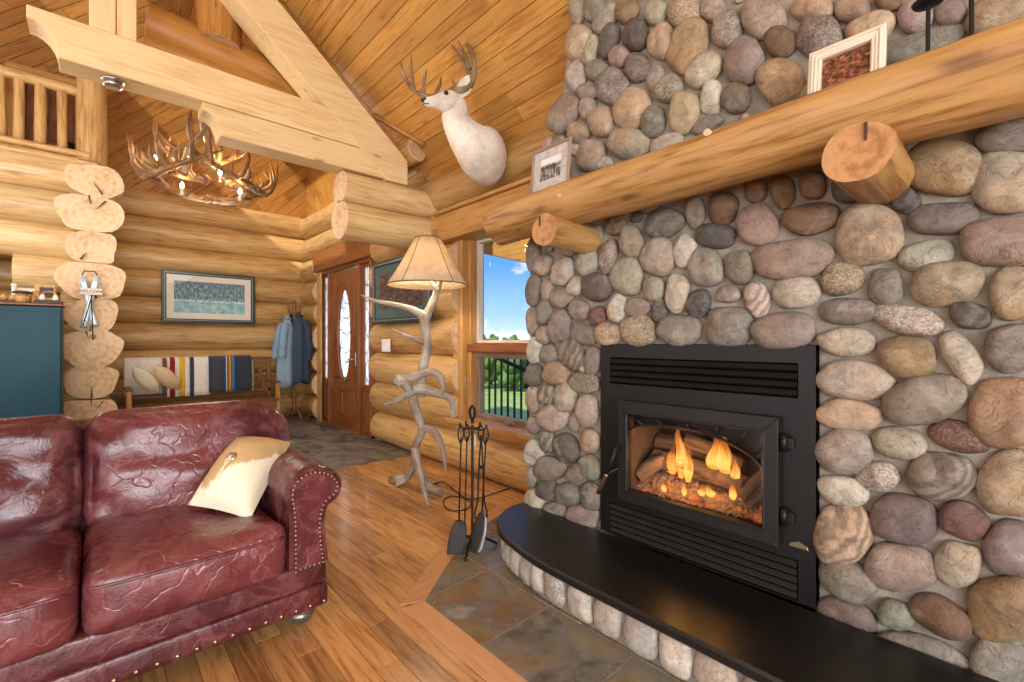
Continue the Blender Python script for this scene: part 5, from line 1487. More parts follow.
# ================================================================== BENCH WITH BLANKETS
BW = M['bench']
bx, by0, by1 = -7.60, .27, 1.98
bench = thing('bench', (-7.4, 1.15, 0), 'brown slatted wooden bench against the far log wall', 'bench')
s = MB(); s.box((-7.36, (by0+by1)/2, .42), (.52, by1-by0-.04, .035), bev=.008); s.build('seat', BW, bench)
s = MB(); s.box((-7.12, (by0+by1)/2, .365), (.03, by1-by0-.1, .08), bev=.006); s.build('apron', BW, bench)
s = MB(); s.box((bx-.02, (by0+by1)/2, .965), (.035, by1-by0, .10), bev=.012); s.build('top_rail', BW, bench)
s = MB(); s.box((bx, (by0+by1)/2, .52), (.03, by1-by0, .06), bev=.008); s.build('lower_rail', BW, bench)
y = by0+.09
while y < by1-.05:
    s = MB(); s.box((bx-.01, y, .74), (.016, .055, .37), bev=.004); s.build('slat', BW, bench); y += .105
for y in (by0+.03, by1-.03):
    s = MB(); s.box((bx-.01, y, .50), (.05, .055, 1.0), bev=.01); s.build('back_leg', BW, bench)
    s = MB(); s.box((-7.14, y, .32), (.055, .055, .64), bev=.01); s.build('front_leg', M['trim'], bench)
    s = MB(); s.box((-7.37, y, .655), (.52, .07, .03), bev=.01); s.build('arm', BW, bench)
def blanket(name, y0, y1, zf, zbk, stripes, lab, cat='blanket', fringe=None, th=.012, xo=0):
    """cloth folded over the bench back; stripes run down its length"""
    zt = 1.022
    pth = [(bx+.049+xo, zf), (bx+.045+xo, lerp(zf, zt, .5)), (bx+.032+xo, zt-.03), (bx-.005, zt+.006+xo*.5), (bx-.03-xo*.2, zt-.01), (bx-.055, zt-.06), (bx-.06, zbk)]
    def f(u, v):
        k = v*(len(pth)-1); i = min(len(pth)-2, int(k)); q = k-i
        a, c = pth[i], pth[i+1]
        y = lerp(y0, y1, u); fold = .007*math.sin(u*17+y0*9)*(1-v)+.005*noise.noise(V((u*6, v*4, y0)))
        return V((lerp(a[0], c[0], q)+fold+.006, y, lerp(a[1], c[1], q)+.004*noise.noise(V((u*5, 1, y0)))))
    s = MB(); nu = max(8, len(stripes)*2)
    # one strip per stripe so that the woven bands stay crisp
    W = sum(w for w, _ in stripes); acc = 0
    for w, colr in stripes:
        a, c = acc/W, (acc+w)/W; acc += w; s.col = lin(colr)
        s.sheet(lambda u, v, a=a, c=c: f(lerp(a, c, u), v), max(1, int(w/W*20)), 22, th)
    o = s.build(name, M['cloth'], None, loc=(bx, (y0+y1)/2, .5)); tag(o, lab, cat, 'blankets over the bench back')
    if fringe:
        s = MB(); s.col = lin((214, 206, 190))
        for e, yy in ((0, y0), (1, y1)):
            z = zf
            while z < zt-.02:
                p = f(e, (z-zf)/(zt-zf)*.33); d = -1 if e == 0 else 1
                s.tube([p, p+V((.006, d*.012, -.006)), p+V((.008, d*.026, -.022))], .003, 5, 2); z += .022
        s.build('fringe', M['cloth'], o)
    return o
WH = (224, 218, 204)
blanket('blanket', .27, .655, .56, .6, [(1, (216, 210, 198))], 'plain white blanket over the left end of the bench back')
blanket('blanket', .705, 1.19, .50, .55, [(.03, WH), (.055, (150, 26, 34)), (.055, WH), (.055, (222, 178, 40)), (.055, WH), (.05, (58, 62, 84)), (.19, WH)], 'white wool blanket with red, yellow and indigo stripes on the bench')
NB = (50, 56, 66)
blanket('blanket', 1.17, 1.70, .53, .5, [(.03, (40, 70, 100)), (.15, (62, 64, 66)), (.03, (36, 74, 120)), (.012, (206, 200, 186)), (.02, (84, 80, 70)), (.028, (196, 128, 40)), (.012, (90, 82, 64)), (.03, (64, 116, 150)), (.028, (34, 60, 98)), (.19, NB)], 'navy and charcoal fringed blanket with an orange stripe on the bench', fringe=True, xo=.012)
for (u, v, lab, w) in ((146, 381, 'left cream oval cushion propped on the bench seat', .2), (167, 379, 'right cream oval cushion propped on the bench seat', .19)):
    p = P(u, v-1, x=-7.40); 
    R = Matrix.Rotation(.35, 3, 'Y') @ Matrix.Rotation(math.radians(-54), 3, 'X')
    s = MB()
    def fn(q): 
        k = q.y/.2
        q.x *= max(.08, (1-abs(k)**2.2))**.6; q.z *= max(.10, (1-abs(k)**2.6))**.6
        return q
    s.rbox(p, (.055, w+.03, .085), .05, 10, (.01, 0, .01), M=R, amp=.004, fn=fn)
    o = s.build('cushion', plain('cream canvas', (226, 214, 186), .85, var=.05) if w == .2 else plain('tan cream canvas', (214, 190, 146), .85, var=.07), None, loc=p-V((0, 0, .12))); tag(o, lab, 'cushion', 'cream cushions on the bench')
    s = MB(); e = R @ V((0, -(w+.03) if False else (w+.02), 0)); s.ball(p+e*.98, .012); s.build('tip_button', BW, o)

# ================================================================== COAT RACK WITH JACKETS
CR = V((-7.45, 2.27, 0))
rack = thing('coat_rack', CR, 'turned dark wood coat rack in the corner by the entry door', 'coat rack')
s = MB(); s.lathe(CR, [(.028, .12), (.032, .2), (.026, .25), (.022, .5), (.024, .9), (.022, 1.3), (.026, 1.6), (.030, 1.66), (.020, 1.70), (.028, 1.73), (.030, 1.76), (.016, 1.79), (.026, 1.82), (.024, 1.86), (.008, 1.885)], 16); s.build('pole', BW, rack)
for k in range(4):
    th = k*PI/2+.35; d = V((math.cos(th), math.sin(th), 0))
    s = MB(); s.tube([CR+V((0, 0, .22)), CR+d*.07+V((0, 0, .20)), CR+d*.15+V((0, 0, .08)), CR+d*.22+V((0, 0, .03)), CR+d*.27+V((0, 0, .05)), CR+d*.265+V((0, 0, .085))], [.016, .017, .016, .016, .015, .008], 8, 4); s.build('leg', BW, rack)
    s = MB(); s.tube([CR+V((0, 0, 1.66)), CR+d*.07+V((0, 0, 1.67)), CR+d*.11+V((0, 0, 1.73)), CR+d*.105+V((0, 0, 1.78))], [.010, .009, .009, .006], 8, 4); s.build('hook', BW, rack)
def jacket(name, ctr, zt, zb, wx, wy, mat, lab, ang, sleeves, colr):
    t = thing(name, V((ctr[0], ctr[1], zb)), lab, 'jacket', 'jackets on the coat rack')
    ph = rnd(0, 50); ca, sa = math.cos(ang), math.sin(ang)
    def f(k, th):
        # k 0 at the collar, 1 at the hem
        z = lerp(zt, zb, k)
        g = .35*sm(min(1, k/.15))+.65*min(1, k/.8)**.8*sm(min(1, k/.5))**.3
        rx = lerp(.035, wx, g)*(1+.12*k); ry = lerp(.03, wy, g)*(1+.1*k)
        fo = 1+.16*g*math.sin(th*5+ph+2*noise.noise(V((k*2, ph, 0))))+.10*noise.noise(V((math.cos(th)*2, math.sin(th)*2, k*3+ph)))
        x, y = rx*fo*math.cos(th), ry*fo*math.sin(th)
        return V((ctr[0]+x*ca-y*sa, ctr[1]+x*sa+y*ca, z-.03*math.cos(th*2+ph)*k*k))
    s = MB(); s.col = lin(colr)
    R = [[s.vert(f(i/16, 2*PI*j/30)) for j in range(30)] for i in range(17)]
    R += [[s.vert(f(i/16, 2*PI*j/30).lerp(V((ctr[0], ctr[1], lerp(zt, zb, i/16))), .12)) for j in range(30)] for i in (16, 12, 6)]
    for i in range(len(R)-1):
        for j in range(30): s.face((R[i+1][j], R[i+1][(j+1) % 30], R[i][(j+1) % 30], R[i][j]), True)
    s.face(R[0])
    s.face(R[-1][::-1])
    s.build('body', mat, t)
    for (th, L, sp) in sleeves:
        d = V((math.cos(th), math.sin(th), 0)); c0 = V((ctr[0], ctr[1], zt-.13))
        s = MB(); s.col = lin(tuple(c*.97 for c in colr))
        s.tube([c0+d*wx*.5, c0+d*(wx*1.0)+V((0, 0, -.10)), c0+d*(wx*1.18+sp*.5)+V((0, 0, -.3)), c0+d*(wx*1.2+sp)+V((0, 0, -L*.8)), c0+d*(wx*1.2+sp)+V((0, 0, -L))], [.05, .062, .056, .05, .052], 12, 5, rough=.35); s.build('sleeve', mat, t)
    s = MB(); s.col = lin(tuple(c*.9 for c in colr)); s.tube([f(.06, 2*PI*j/14)+V((0, 0, .01)) for j in range(15)], .018, 8, 2); s.build('collar', mat, t)
DN = vcol('denim', .9, .3, 220, .15)
YV = RGT
jacket('denim_shirt', (CR.x+.03, CR.y-.11, 0), 1.64, .56, .10, .13, DN, 'pale blue denim shirt hanging on the left of the coat rack', 0, [(-PI/2-.2, .52, .04), (-PI/4, .50, .02)], (128, 152, 170))
jacket('jacket', (CR.x+.06, CR.y+.045, 0), 1.69, .60, .11, .125, DN, 'dark slate blue jacket hanging on the right of the coat rack', .1, [(PI/2-.2, .6, .01)], (58, 70, 84))
jacket('jacket', (CR.x-.12, CR.y+.02, 0), 1.68, .95, .09, .11, DN, 'black jacket hanging behind the denim shirt', 0, [], (32, 34, 40))
# ================================================================== TIMBER TRUSS
XT = -4.05
tr = thing('timber_truss', (XT, .7, 2.74), 'pale sawn timber hammer beam truss crossing under the roof', 'roof truss')
frT = ((XT, 0, 0), (0, 1, 0), (0, 0, 1), (-1, 0, 0))
BT = .22
def og(y0, z0, z1, w=.17, k0=.30):   # coved nose at the free end of a beam (pointing to -y)
    h = z1-z0
    return [(y0, z1), (y0, z1-k0*h)]+[(y0+.015+w*math.sin(t), z1-k0*h-(.97-k0)*h*(1-math.cos(t))) for t in [PI/2*i/8 for i in range(9)]]+[(y0+.02+w, z0)]
s = MB(); s.tint = 1.04; s.prism(og(-.31, 3.04, 3.31, .12)+[(1.99, 3.04), (1.73, 3.31)], frT, 0, BT, bev=.006); s.build('hammer_beam', M['beam'], tr)
s = MB(); s.tint = 1.0; s.prism(og(.59, 2.815, 3.035, .10)+[(2.06, 2.815), (1.99, 3.035)], frT, 0.004, BT-.004, bev=.006); s.build('lower_beam', M['beam'], tr)
s = MB(); s.tint = .97
def chord_lo(y): return 2.85-.86*(y-2.03)
def chord_hi(y): return 3.04-.84*(y-2.295)
s.prism([(2.295, 2.80), (2.295, chord_hi(2.295)), (-1.2, chord_hi(-1.2)), (-1.2, chord_lo(-1.2)), (2.03, 2.85), (2.07, 2.80)], frT, -.012, BT+.012, bev=.006); s.build('rafter_chord', M['beam'], tr)
pa, pb = P(89, 20, x=XT), P(137, 35, x=XT)
s = MB(); s.tint = 1.03; s.prism([(pa.y, 3.31), (lerp(pa.y, pb.y, .56)-.003, 3.31), (lerp(pa.y, pb.y, .56)-.003, 5.4), (pa.y, 5.4)], frT, .01, .06, bev=.006); s.prism([(lerp(pa.y, pb.y, .56)+.003, 3.31), (pb.y, 3.31), (pb.y, 5.4), (lerp(pa.y, pb.y, .56)+.003, 5.4)], frT, .01, .06, bev=.006); s.build('king_post', M['beam'], tr)
# round log post and cross log behind the truss
s = MB(); s.log((-4.52, .29, 3.72), (-4.52, 1.42, 3.60), .15, .16, seg=22, rings=10, wob=.014, endm=1)
o = s.build('cross_log', [M['darkpine'], M['logend']], None, loc=(-4.52, .7, 3.45)); tag(o, 'amber round cross log with slanted end behind the truss', 'log beam')
s = MB(); p = P(219, 45, x=-4.42); s.log(p, (p.x, p.y, 5.6), .155, .17, seg=22, rings=8, wob=.012)
o = s.build('log_post', [M['darkpine'], M['logend']], None, loc=p); tag(o, 'rounded amber log post standing on the cross log under the roof', 'log post')
for (z, r, lab) in ((2.672, .142, 'upper of the two sawn log stubs carrying the truss at the wall'), (2.368, .178, 'lower of the two sawn log stubs carrying the truss at the wall')):
    s = MB(); s.tint = 1.06; s.log((XT-.11, 2.62, z), (XT-.11, 1.66, z), r, r, seg=28, rings=8, wob=.008, sq=1.12)
    o = s.build('log_bracket', [M['palelog'], M['logend']], None, loc=(XT-.11, 2.2, z-r)); tag(o, lab, 'log bracket', 'log stubs under the truss')
q = P(417, 149, x=-3.95); s = MB(); s.log((-4.7, q.y, q.z), (-3.95, q.y, q.z), .115, seg=20, rings=6, wob=.01); o = s.build('plate_log', [M['log'], M['logend']], None, loc=(-4.2, q.y, q.z-.115)); tag(o, 'short log stub with sawn end tucked under the ceiling beside the truss', 'log beam')
a, c = P(371, 112, x=-4.0), P(427, 147, x=-3.9)
a, c = V((-4.20, 2.0, ceil_z(2.0)-.02)), V((-3.84, 2.36, ceil_z(2.36)-.02)); s = MB(); s.tube([a, c], .022, 4, 1); o = struct(s, 'trim_2', M['trim'], 'strip of trim where the ceiling meets the truss')
# spotlight on the beam underside
p = P(113, 81, x=XT-.1); p.z = 3.04
t = thing('spotlight', p, 'small round silver spotlight under the free end of the truss beam', 'spotlight')
s = MB(); s.lathe(p, [(.062, -.001), (.064, -.012), (.05, -.016)][::-1], 20); s.build('base_plate', M['chrome'], t)
s = MB(); s.lathe(p+V((0, 0, -.055)), [(.03, .0), (.052, .006), (.058, .018), (.045, .04), (.03, .042)], 20); s.build('lamp_head', M['chrome'], t)

# ================================================================== DEER MOUNT
deer = thing('deer_head_mount', P(490, 165, y=2.47), 'white deer shoulder mount with antlers on the log wall', 'deer mount')
def loft(mb, secs, seg=22, sub=4):
    """secs: (centre, axis_a, axis_b) ellipses, Catmull-Rom between them"""
    n = len(secs); R = []; o = rnd(0, 50)
    def cr(a, b, c, d, t): t2, t3 = t*t, t*t*t; return .5*((2*b)+(c-a)*t+(2*a-5*b+4*c-d)*t2+(3*b-a-3*c+d)*t3)
    for i in range(n-1):
        for k in range(sub+(1 if i == n-2 else 0)):
            t = k/sub
            q = [cr(secs[max(0, i-1)][m], secs[i][m], secs[i+1][m], secs[min(n-1, i+2)][m], t) for m in range(3)]
            row = []
            for j in range(seg):
                th = 2*PI*j/seg; nz = 1+.03*noise.noise(V((math.cos(th)*2+o, math.sin(th)*2, i+t)))
                row.append(mb.vert(q[0]+(q[1]*math.cos(th)+q[2]*math.sin(th))*nz))
            R.append(row)
    for i in range(len(R)-1):
        for j in range(seg): mb.face((R[i][j], R[i][(j+1) % seg], R[i+1][(j+1) % seg], R[i+1][j]), True)
    mb.face(R[0][::-1]); mb.face(R[-1])
UP = V((0, 0, 1)); SIDE = V((1, 0, 0))
def sec(u, v, y, wa, hb, ax, bx):
    return (P(u, v, y=y), V(ax).normalized()*wa, V(bx).normalized()*hb)
s = MB()
hd = V((-.10, -.95, -.10)).normalized()             # the way the muzzle points
hs = hd.cross(UP).normalized()                     # head's side
hu = hs.cross(hd).normalized()
skull = P(450, 102, y=1.97)
cs = [(P(490, 158, y=2.50), .155, .220), (P(486, 157, y=2.41), .185, .240), (P(479, 151, y=2.29), .180, .215), (P(470, 142, y=2.18), .145, .170), (P(461, 130, y=2.10), .115, .135), (P(455, 117, y=2.04), .096, .110), (skull-hd*.045+UP*.0, .078, .085), (skull-hd*.03+UP*.045, .060, .062), (skull-hd*.025+UP*.078, .022, .024)]
secs = []
for i, (c_, wa, hb) in enumerate(cs):
    d = (cs[min(i+1, len(cs)-1)][0]-cs[max(i-1, 0)][0]).normalized()
    if i == 0: d = V((0, -1, 0))
    a_ = (V((1, 0, 0))-d*d.x).normalized(); b_ = a_.cross(d).normalized()
    secs.append((c_, a_*wa, b_*hb))
loft(s, secs)
# head: cranium to muzzle
hsec = [(skull-hd*.085+hu*.005, hs*.03, hu*.03), (skull-hd*.05, hs*.068, hu*.066), (skull, hs*.078, hu*.080), (skull+hd*.06-hu*.008, hs*.066, hu*.070), (skull+hd*.12-hu*.022, hs*.045, hu*.050), (skull+hd*.17-hu*.034, hs*.036, hu*.038), (skull+hd*.205-hu*.040, hs*.032, hu*.032), (skull+hd*.222-hu*.040, hs*.016, hu*.016)]
loft(s, hsec)
body_ = s.build('hide', M['fur'], deer)
tan_ = plain('buff fur', (176, 150, 116), .9, var=.2, nscale=20)
s = MB()
for sg in (-1, 1): s.ball(skull+hd*.215-hu*.028+hs*sg*.014, (.013, .013, .011))
s.ball(skull+hd*.222-hu*.034, (.016, .022, .015)); s.build('nose', plain('black nose', (34, 28, 26), .35), deer)
s = MB(); s.tube([skull+hd*.20-hu*.062+hs*(-.03), skull+hd*.222-hu*.058, skull+hd*.20-hu*.062+hs*.03], .004, 6, 4); s.build('mouth', plain('mouth line', (70, 56, 50), .7), deer)
for sg in (-1, 1):
    s = MB(); s.ball(skull+hd*.062+hu*.028+hs*sg*.060, .017); s.build('eye', plain('glass eye', (20, 14, 12), .08), deer)
    e0 = skull-hd*.05+hu*.045+hs*sg*.050; ed = (hs*sg*.72-hd*.30+hu*.52).normalized(); ef = (hd*.75+hs*sg*.55).normalized(); ef = (ef-ed*ef.dot(ed)).normalized(); ew = ed.cross(ef).normalized()
    s = MB()
    def earf(u, v, e0=e0, ed=ed, ef=ef, ew=ew):
        w = .058*math.sin(PI*min(1, .12+u*.88))**.7*(1 if u < .98 else .2); a = (v-.5)*2
        return e0+ed*(u*.165)+ew*(a*w)+ef*(-.028*(1-a*a)*math.sin(PI*(.15+.8*u)))
    s.sheet(earf, 14, 8, .007); s.build('ear', M['fur'], deer)
def px5(zx, zy, y): return P(380+zx/3.411, 20+zy/3.411, y=y)
AB = [skull+hu*.075-hd*.015+hs*sg*.032 for sg in (-1, 1)]
# the beam on the picture's left comes off the far side of the skull
near = 1 if (AB[1]-EYE).length < (AB[0]-EYE).length else 0
def ant(base, main, yl, tines, ys):
    s = MB()
    pts = [base]+[px5(a, b, lerp(ys[0], ys[1], i/(len(main)-1))) for i, (a, b) in enumerate(main)]
    m = len(pts); s.tube(pts, [lerp(.023, .012, (i/(m-1))**.8) if i < m-1 else .003 for i in range(m)], 9, 5, rough=.15)
    s.tube([base-hu*.012, base+hu*.006], [.028, .027], 10, 1, rough=.2)
    for tn, y0, y1 in tines:
        q = [px5(a, b, lerp(y0, y1, i/(len(tn)-1))) for i, (a, b) in enumerate(tn)]
        s.tube(q, [lerp(.016, .011, i/(len(q)-1)) if i < len(q)-1 else .003 for i in range(len(q))], 8, 5, rough=.15)
    s.build('antler', M['deerantler'], deer)
bl = AB[0] if AB[0].dot(RGT) < AB[1].dot(RGT) else AB[1]; br = AB[1] if bl is AB[0] else AB[0]
ant(bl, [(178, 262), (150, 257), (118, 243), (92, 208), (76, 172), (72, 143)], 0, [([(117, 242), (110, 205), (106, 165), (108, 118)], 1.88, 1.80), ([(150, 255), (149, 225), (153, 192), (160, 168)], 1.91, 1.9), ([(186, 258), (198, 235), (205, 215), (208, 196)], 1.95, 1.9)], (1.94, 1.78))
ant(br, [(300, 232), (318, 205), (323, 165), (318, 125), (303, 90), (284, 63)], 0, [([(316, 200), (296, 165), (270, 120), (243, 84)], 2.05, 1.98), ([(308, 168), (296, 140), (280, 100), (266, 70)], 2.03, 1.97), ([(262, 250), (254, 228), (248, 198)], 2.0, 1.95), ([(250, 252), (240, 246), (228, 250)], 2.0, 1.97)], (2.04, 2.04))

# ================================================================== ANTLER CHANDELIER
cc = P(208, 170, x=-5.35)
ch = thing('antler_chandelier', cc, 'antler chandelier with lit candle bulbs hanging in the entry', 'chandelier')
def big_antler(th, R0, zc, flip, scale=1.0, up=1):
    """one shed antler lying along the ring with its tines turned up and out"""
    s = MB(); base_r = R0
    pts = []; rad = []
    N_a = 7
    for i in range(N_a):
        k = i/(N_a-1); a = th+flip*(k*1.25-.45)*scale
        r = base_r*(.88+.26*k); z = zc+up*(-.05+.20*k*k)-.02*math.sin(PI*k)
        pts.append(cc+V((r*math.cos(a), r*math.sin(a), z))); rad.append(lerp(.038, .014, k))
    rad[-1] = .004
    s.tube(pts, rad, 9, 4, rough=.15)
    s.ball(pts[0], (.045, .045, .04), amp=.5)
    for k, L, sp in ((1, .20, .6), (2, .34, 1.0), (4, .40, 1.3), (5, .26, 1.0)):
        p = pts[k]; out_ = V((p.x-cc.x, p.y-cc.y, 0)).normalized()*rnd(.5, 1.3)*sp; tg = (pts[k+1]-pts[k-1]).normalized()*rnd(-.5, 1.2)
        q1 = p+out_*.07+tg*.03+V((0, 0, .04*up)); q2 = p+out_*.13+tg*.05+V((0, 0, L*.5*up)); q3 = p+out_*rnd(.06, .16)+tg*.03+V((0, 0, L*rnd(.9, 1.1)*up))
        s.tube([p, q1, q2, q3], [.024, .021, .016, .003], 8, 4, rough=.12)
    s.build('antler', M['brownantler'], ch)
for i in range(6): big_antler(i*PI/3+.3, .51, -.12, 1 if i % 2 else -1, 1.0)
for i in range(4): big_antler(i*PI/2+.9, .36, -.16, -1 if i % 2 else 1, 1.0, .55)
for i in range(3): big_antler(i*2*PI/3+.2, .24, .05, 1, .9, .8)
# twisted antler hanger rising to the beam
tp = P(224, 118, x=-4.62)
s = MB(); top = V((cc.x+.06, cc.y+.10, cc.z+.62))
for k in range(3):
    a = k*2*PI/3; s.tube([cc+V((.22*math.cos(a), .22*math.sin(a), -.05)), cc+V((.17*math.cos(a+.5), .17*math.sin(a+.5), .15)), cc+V((.07*math.cos(a+1.2), .07*math.sin(a+1.2), .33)), cc+V((.05*math.cos(a+2), .05*math.sin(a+2), .48)), top], [.026, .022, .02, .018, .010], 8, 5, rough=.15)
s.build('hanger_antler', M['antler'], ch)
s = MB(); z = top.z; ztop = 4.5+SL*(2.6-top.y)
while z < ztop-.05:
    k = int((z-top.z)/.05) % 2
    s.tube([V((top.x+(.014*math.cos(t) if k else 0), top.y+(0 if k else .014*math.cos(t)), z+.03+.034*math.sin(t))) for t in [2*PI*i/10 for i in range(11)]], .004, 5, 1); z += .052
s.build('chain', M['black'], ch)
bulbm = emit('candle bulb', (255, 214, 140), 28)
for (u, v, dx) in ((155, 160, -.1), (186, 157, -.1), (220, 174, .35), (249, 176, .2), (240, 193, .45), (182, 187, .3)):
    p = P(u, v, x=cc.x+dx); s = MB(); s.lathe(p+V((0, 0, -.075)), [(.014, 0), (.016, .01), (.011, .02), (.011, .06), (.013, .062)], 10)
    o = s.build('candle_socket', M['cream'], ch)
    s = MB(); s.lathe(p+V((0, 0, -.012)), [(.008, 0), (.016, .012), (.018, .024), (.012, .044), (.003, .06)], 12); s.build('bulb', bulbm, o)
    L = bpy.data.lights.new('candle_glow', 'POINT'); L.energy = 5; L.color = (1, .70, .36); L.shadow_soft_size = .03
    lo = bpy.data.objects.new('candle_glow', L); C.objects.link(lo); lo.location = p+V((0, 0, .10)); 

# ================================================================== PICTURES ON THE WALLS
def lake(N, wc):
    sx = N.n('SeparateXYZ'); N.l(wc, sx.inputs[0]); y = sx.outputs[1]
    n = N.noise(N.mapping(wc, (6, 2.2, 1)), 1.6, 5, .65); n2 = N.noise(N.mapping(wc, (26, 5, 1)), 1.5, 4, .7)
    tree = N.ramp(n2, [(.32, lin((52, 74, 86))), (.5, lin((104, 132, 140))), (.68, lin((168, 186, 182)))])
    water = N.ramp(n, [(.35, lin((96, 150, 172))), (.5, lin((142, 184, 188))), (.66, lin((190, 202, 180)))])
    c = N.mix(N.rng(N.math('ADD', y, N.math('MULTIPLY', N.math('SUBTRACT', n, .5), .25)), .42, .46, 0, 1), water, tree)
    sn = N.rng(N.math('ABSOLUTE', N.math('SUBTRACT', y, N.math('ADD', .38, N.math('MULTIPLY', N.math('SUBTRACT', n, .5), .12)))), .0, .05, 1, 0)
    c = N.mix(N.math('MULTIPLY', sn, N.rng(n2, .45, .55, 0, 1)), c, lin((226, 228, 224)))
    c = N.mix(N.math('MULTIPLY', N.rng(N.math('ABSOLUTE', N.math('SUBTRACT', y, .33)), 0, .04, 1, 0), N.rng(n2, .52, .6, 0, .9)), c, lin((52, 58, 62)))
    return N.mix(N.rng(N.math('ADD', y, N.math('MULTIPLY', n, .3)), 1.0, 1.16, 0, .7), c, lin((92, 110, 140)))
def pic_w(u0, u1, va, vb, xw):
    a, c = P(u0, va, x=xw), P(u1, vb, x=xw); return a, c
a, c = P(161.5, 268, x=-7.90), P(255, 322.5, x=-7.90)
z1 = P(161.5, 269, x=-7.90).z; z0 = P(161.5, 322, x=-7.90).z
def wall_pic(name, fr, W, Hh, frmat, w, dep, matm, matw, art, lab, cat, inner=None):
    o, ex, eu, ez = [V(q) for q in fr]
    t = thing(name, o, lab, cat)
    s = MB(); frame_rect(s, fr, -W, W, 0, Hh, w, 0, dep, bev=.006); s.build('frame', frmat, t)
    if inner:
        s = MB(); frame_rect(s, fr, -W+w*.55, W-w*.55, w*.55, Hh-w*.55, w*.16, dep-.004, dep+.003, bev=.001); s.build('frame_inlay', inner, t)
    s = MB(); frame_rect(s, fr, -W+w, W-w, w, Hh-w, matw, .010, .016, bev=.001); s.build('mat_board', matm, t)
    art(t, fr, -W+w+matw, W-w-matw, w+matw, Hh-w-matw)
    s = MB(); s.prism([(-W+w, w), (W-w, w), (W-w, Hh-w), (-W+w, Hh-w)], fr, .018, .020); s.build('glazing', M['picglass'], t)
fr1 = (V((-7.925, (a.y+c.y)/2, z0)), V((0, 1, 0)), V((0, 0, 1)), V((1, 0, 0)))
wall_pic('framed_print', fr1, (c.y-a.y)/2, z1-z0, M['greenframe'], .055, .03, M['mat'], .085, art_plane('misty lake print', lake), 'framed blue lake print hanging on the far log wall above the bench', 'picture', plain('pale inlay', (120, 140, 132), .5))
def dark_art(N, wc):
    n = N.noise(N.mapping(wc, (5, 5, 1)), 1.5, 5, .7)
    return N.ramp(n, [(.35, lin((36, 38, 40))), (.5, lin((82, 66, 60))), (.62, lin((128, 96, 84))), (.75, lin((70, 84, 86)))])
a, c = P(374, 300, y=2.49), P(433, 300, y=2.49); z1 = P(374, 264, y=2.49).z; z0 = P(374, 324.5, y=2.49).z
fr2 = (V(((a.x+c.x)/2, 2.495, z0)), V((1, 0, 0)), V((0, 0, 1)), V((0, -1, 0)))
fr2 = (fr2[0], V((-1, 0, 0)), V((0, 0, 1)), V((0, -1, 0)))
wall_pic('framed_print', fr2, (c.x-a.x)/2, z1-z0, plain('dark frame', (44, 50, 50), .35), .06, .03, plain('green mat', (70, 90, 86), .8, var=.05), .11, art_plane('dark floral print', dark_art), 'dark framed print with green mat on the log wall behind the antler lamp', 'picture', plain('silver inlay', (150, 160, 156), .4, .5))
# switch plate
p = P(386, 345.5, y=2.49)
t = thing('light_switch', p, 'white switch plate on the log wall near the entry door', 'light switch')
s = MB(); s.box(p, (.20, .012, .145), bev=.004); s.build('plate', M['white'], t)
for dx in (-.058, 0, .058):
    s = MB(); s.box(p+V((dx, -.009, 0)), (.034, .008, .068), bev=.003); s.build('rocker', M['white'], t)

# ================================================================== TEAL CUPBOARD AND ITS SMALL THINGS
tx = -6.30
tz = P(30, 303, x=tx).z; ty1 = P(61.5, 320, x=tx).y; ty0 = ty1-.95
cup = thing('cupboard', (tx-.25, (ty0+ty1)/2, 0), 'tall teal painted cupboard at the left beside the log ends', 'cupboard')
s = MB(); s.box((tx-.22, (ty0+ty1)/2, tz/2-.012), (.44, ty1-ty0, tz-.03), bev=.006); s.build('cabinet_body', M['teal'], cup)
s = MB(); s.box((tx-.22, (ty0+ty1)/2, tz-.010), (.46, ty1-ty0+.02, .022), bev=.005); s.build('cabinet_top', M['door'], cup)
for k in range(2):
    yc = lerp(ty0, ty1, .25+.5*k); s = MB(); s.box((tx+.006, yc, tz/2-.02), (.016, (ty1-ty0)/2-.012, tz-.12), bev=.004); o = s.build('cabinet_door', M['teal'], cup)
    s = MB(); s.lathe((tx+.014, yc+(.40 if k == 0 else -.40)*(ty1-ty0)/2*1.0, .9), [(.006, 0), (.006, .012), (.014, .018), (.014, .024), (.004, .028)], 12, Matrix.Rotation(PI/2, 3, 'Y')); s.build('knob', M['nail'], o)
zt = tz+.001
def onTop(u, dx=-.18): return P(u, 300, x=tx+dx)
tanw = wood('carved light wood', (206, 162, 100), (156, 108, 56), knots=0); whp = plain('white card', (226, 216, 196), .8); dk = plain('dark carved wood', (58, 36, 26), .5)
def item(name, u, lab, cat, fn, dx=-.18):
    p = onTop(u, dx); p.z = zt; t = thing(name, p, lab, cat, 'ornaments on the teal cupboard'); fn(t, p)
def f1(t, p):
    s = MB(); s.box(p+V((0, 0, .012)), (.09, .12, .024), bev=.004); s.build('base', dk, t)
    s = MB(); s.ball(p+V((0, -.03, .055)), (.03, .03, .035)); s.ball(p+V((0, .03, .055)), (.025, .035, .03)); s.build('carving', tanw, t)
item('carved_ornament', 9, 'low tan carved ornament at the left end of the cupboard top', 'ornament', f1)
def f2(t, p):
    s = MB(); s.lathe(p, [(.022, 0), (.024, .02), (.018, .03), (.018, .17), (.022, .18), (.020, .20)], 12); s.build('candle', whp, t)
item('candle', 14, 'slim pale candle standing on the cupboard', 'candle', f2, -.3)
def f3(t, p):
    R = Matrix.Rotation(-.12, 3, 'Y'); s = MB(); s.box(p+V((-.02, 0, .085)), (.012, .17, .17), R, bev=.003); s.build('card', whp, t)
    s = MB(); s.box(p+V((-.04, 0, .04)), (.04, .10, .01), bev=.002); s.build('prop', tanw, t)
item('greeting_card', 24, 'white card standing on the cupboard behind the small carvings', 'card', f3, -.36)
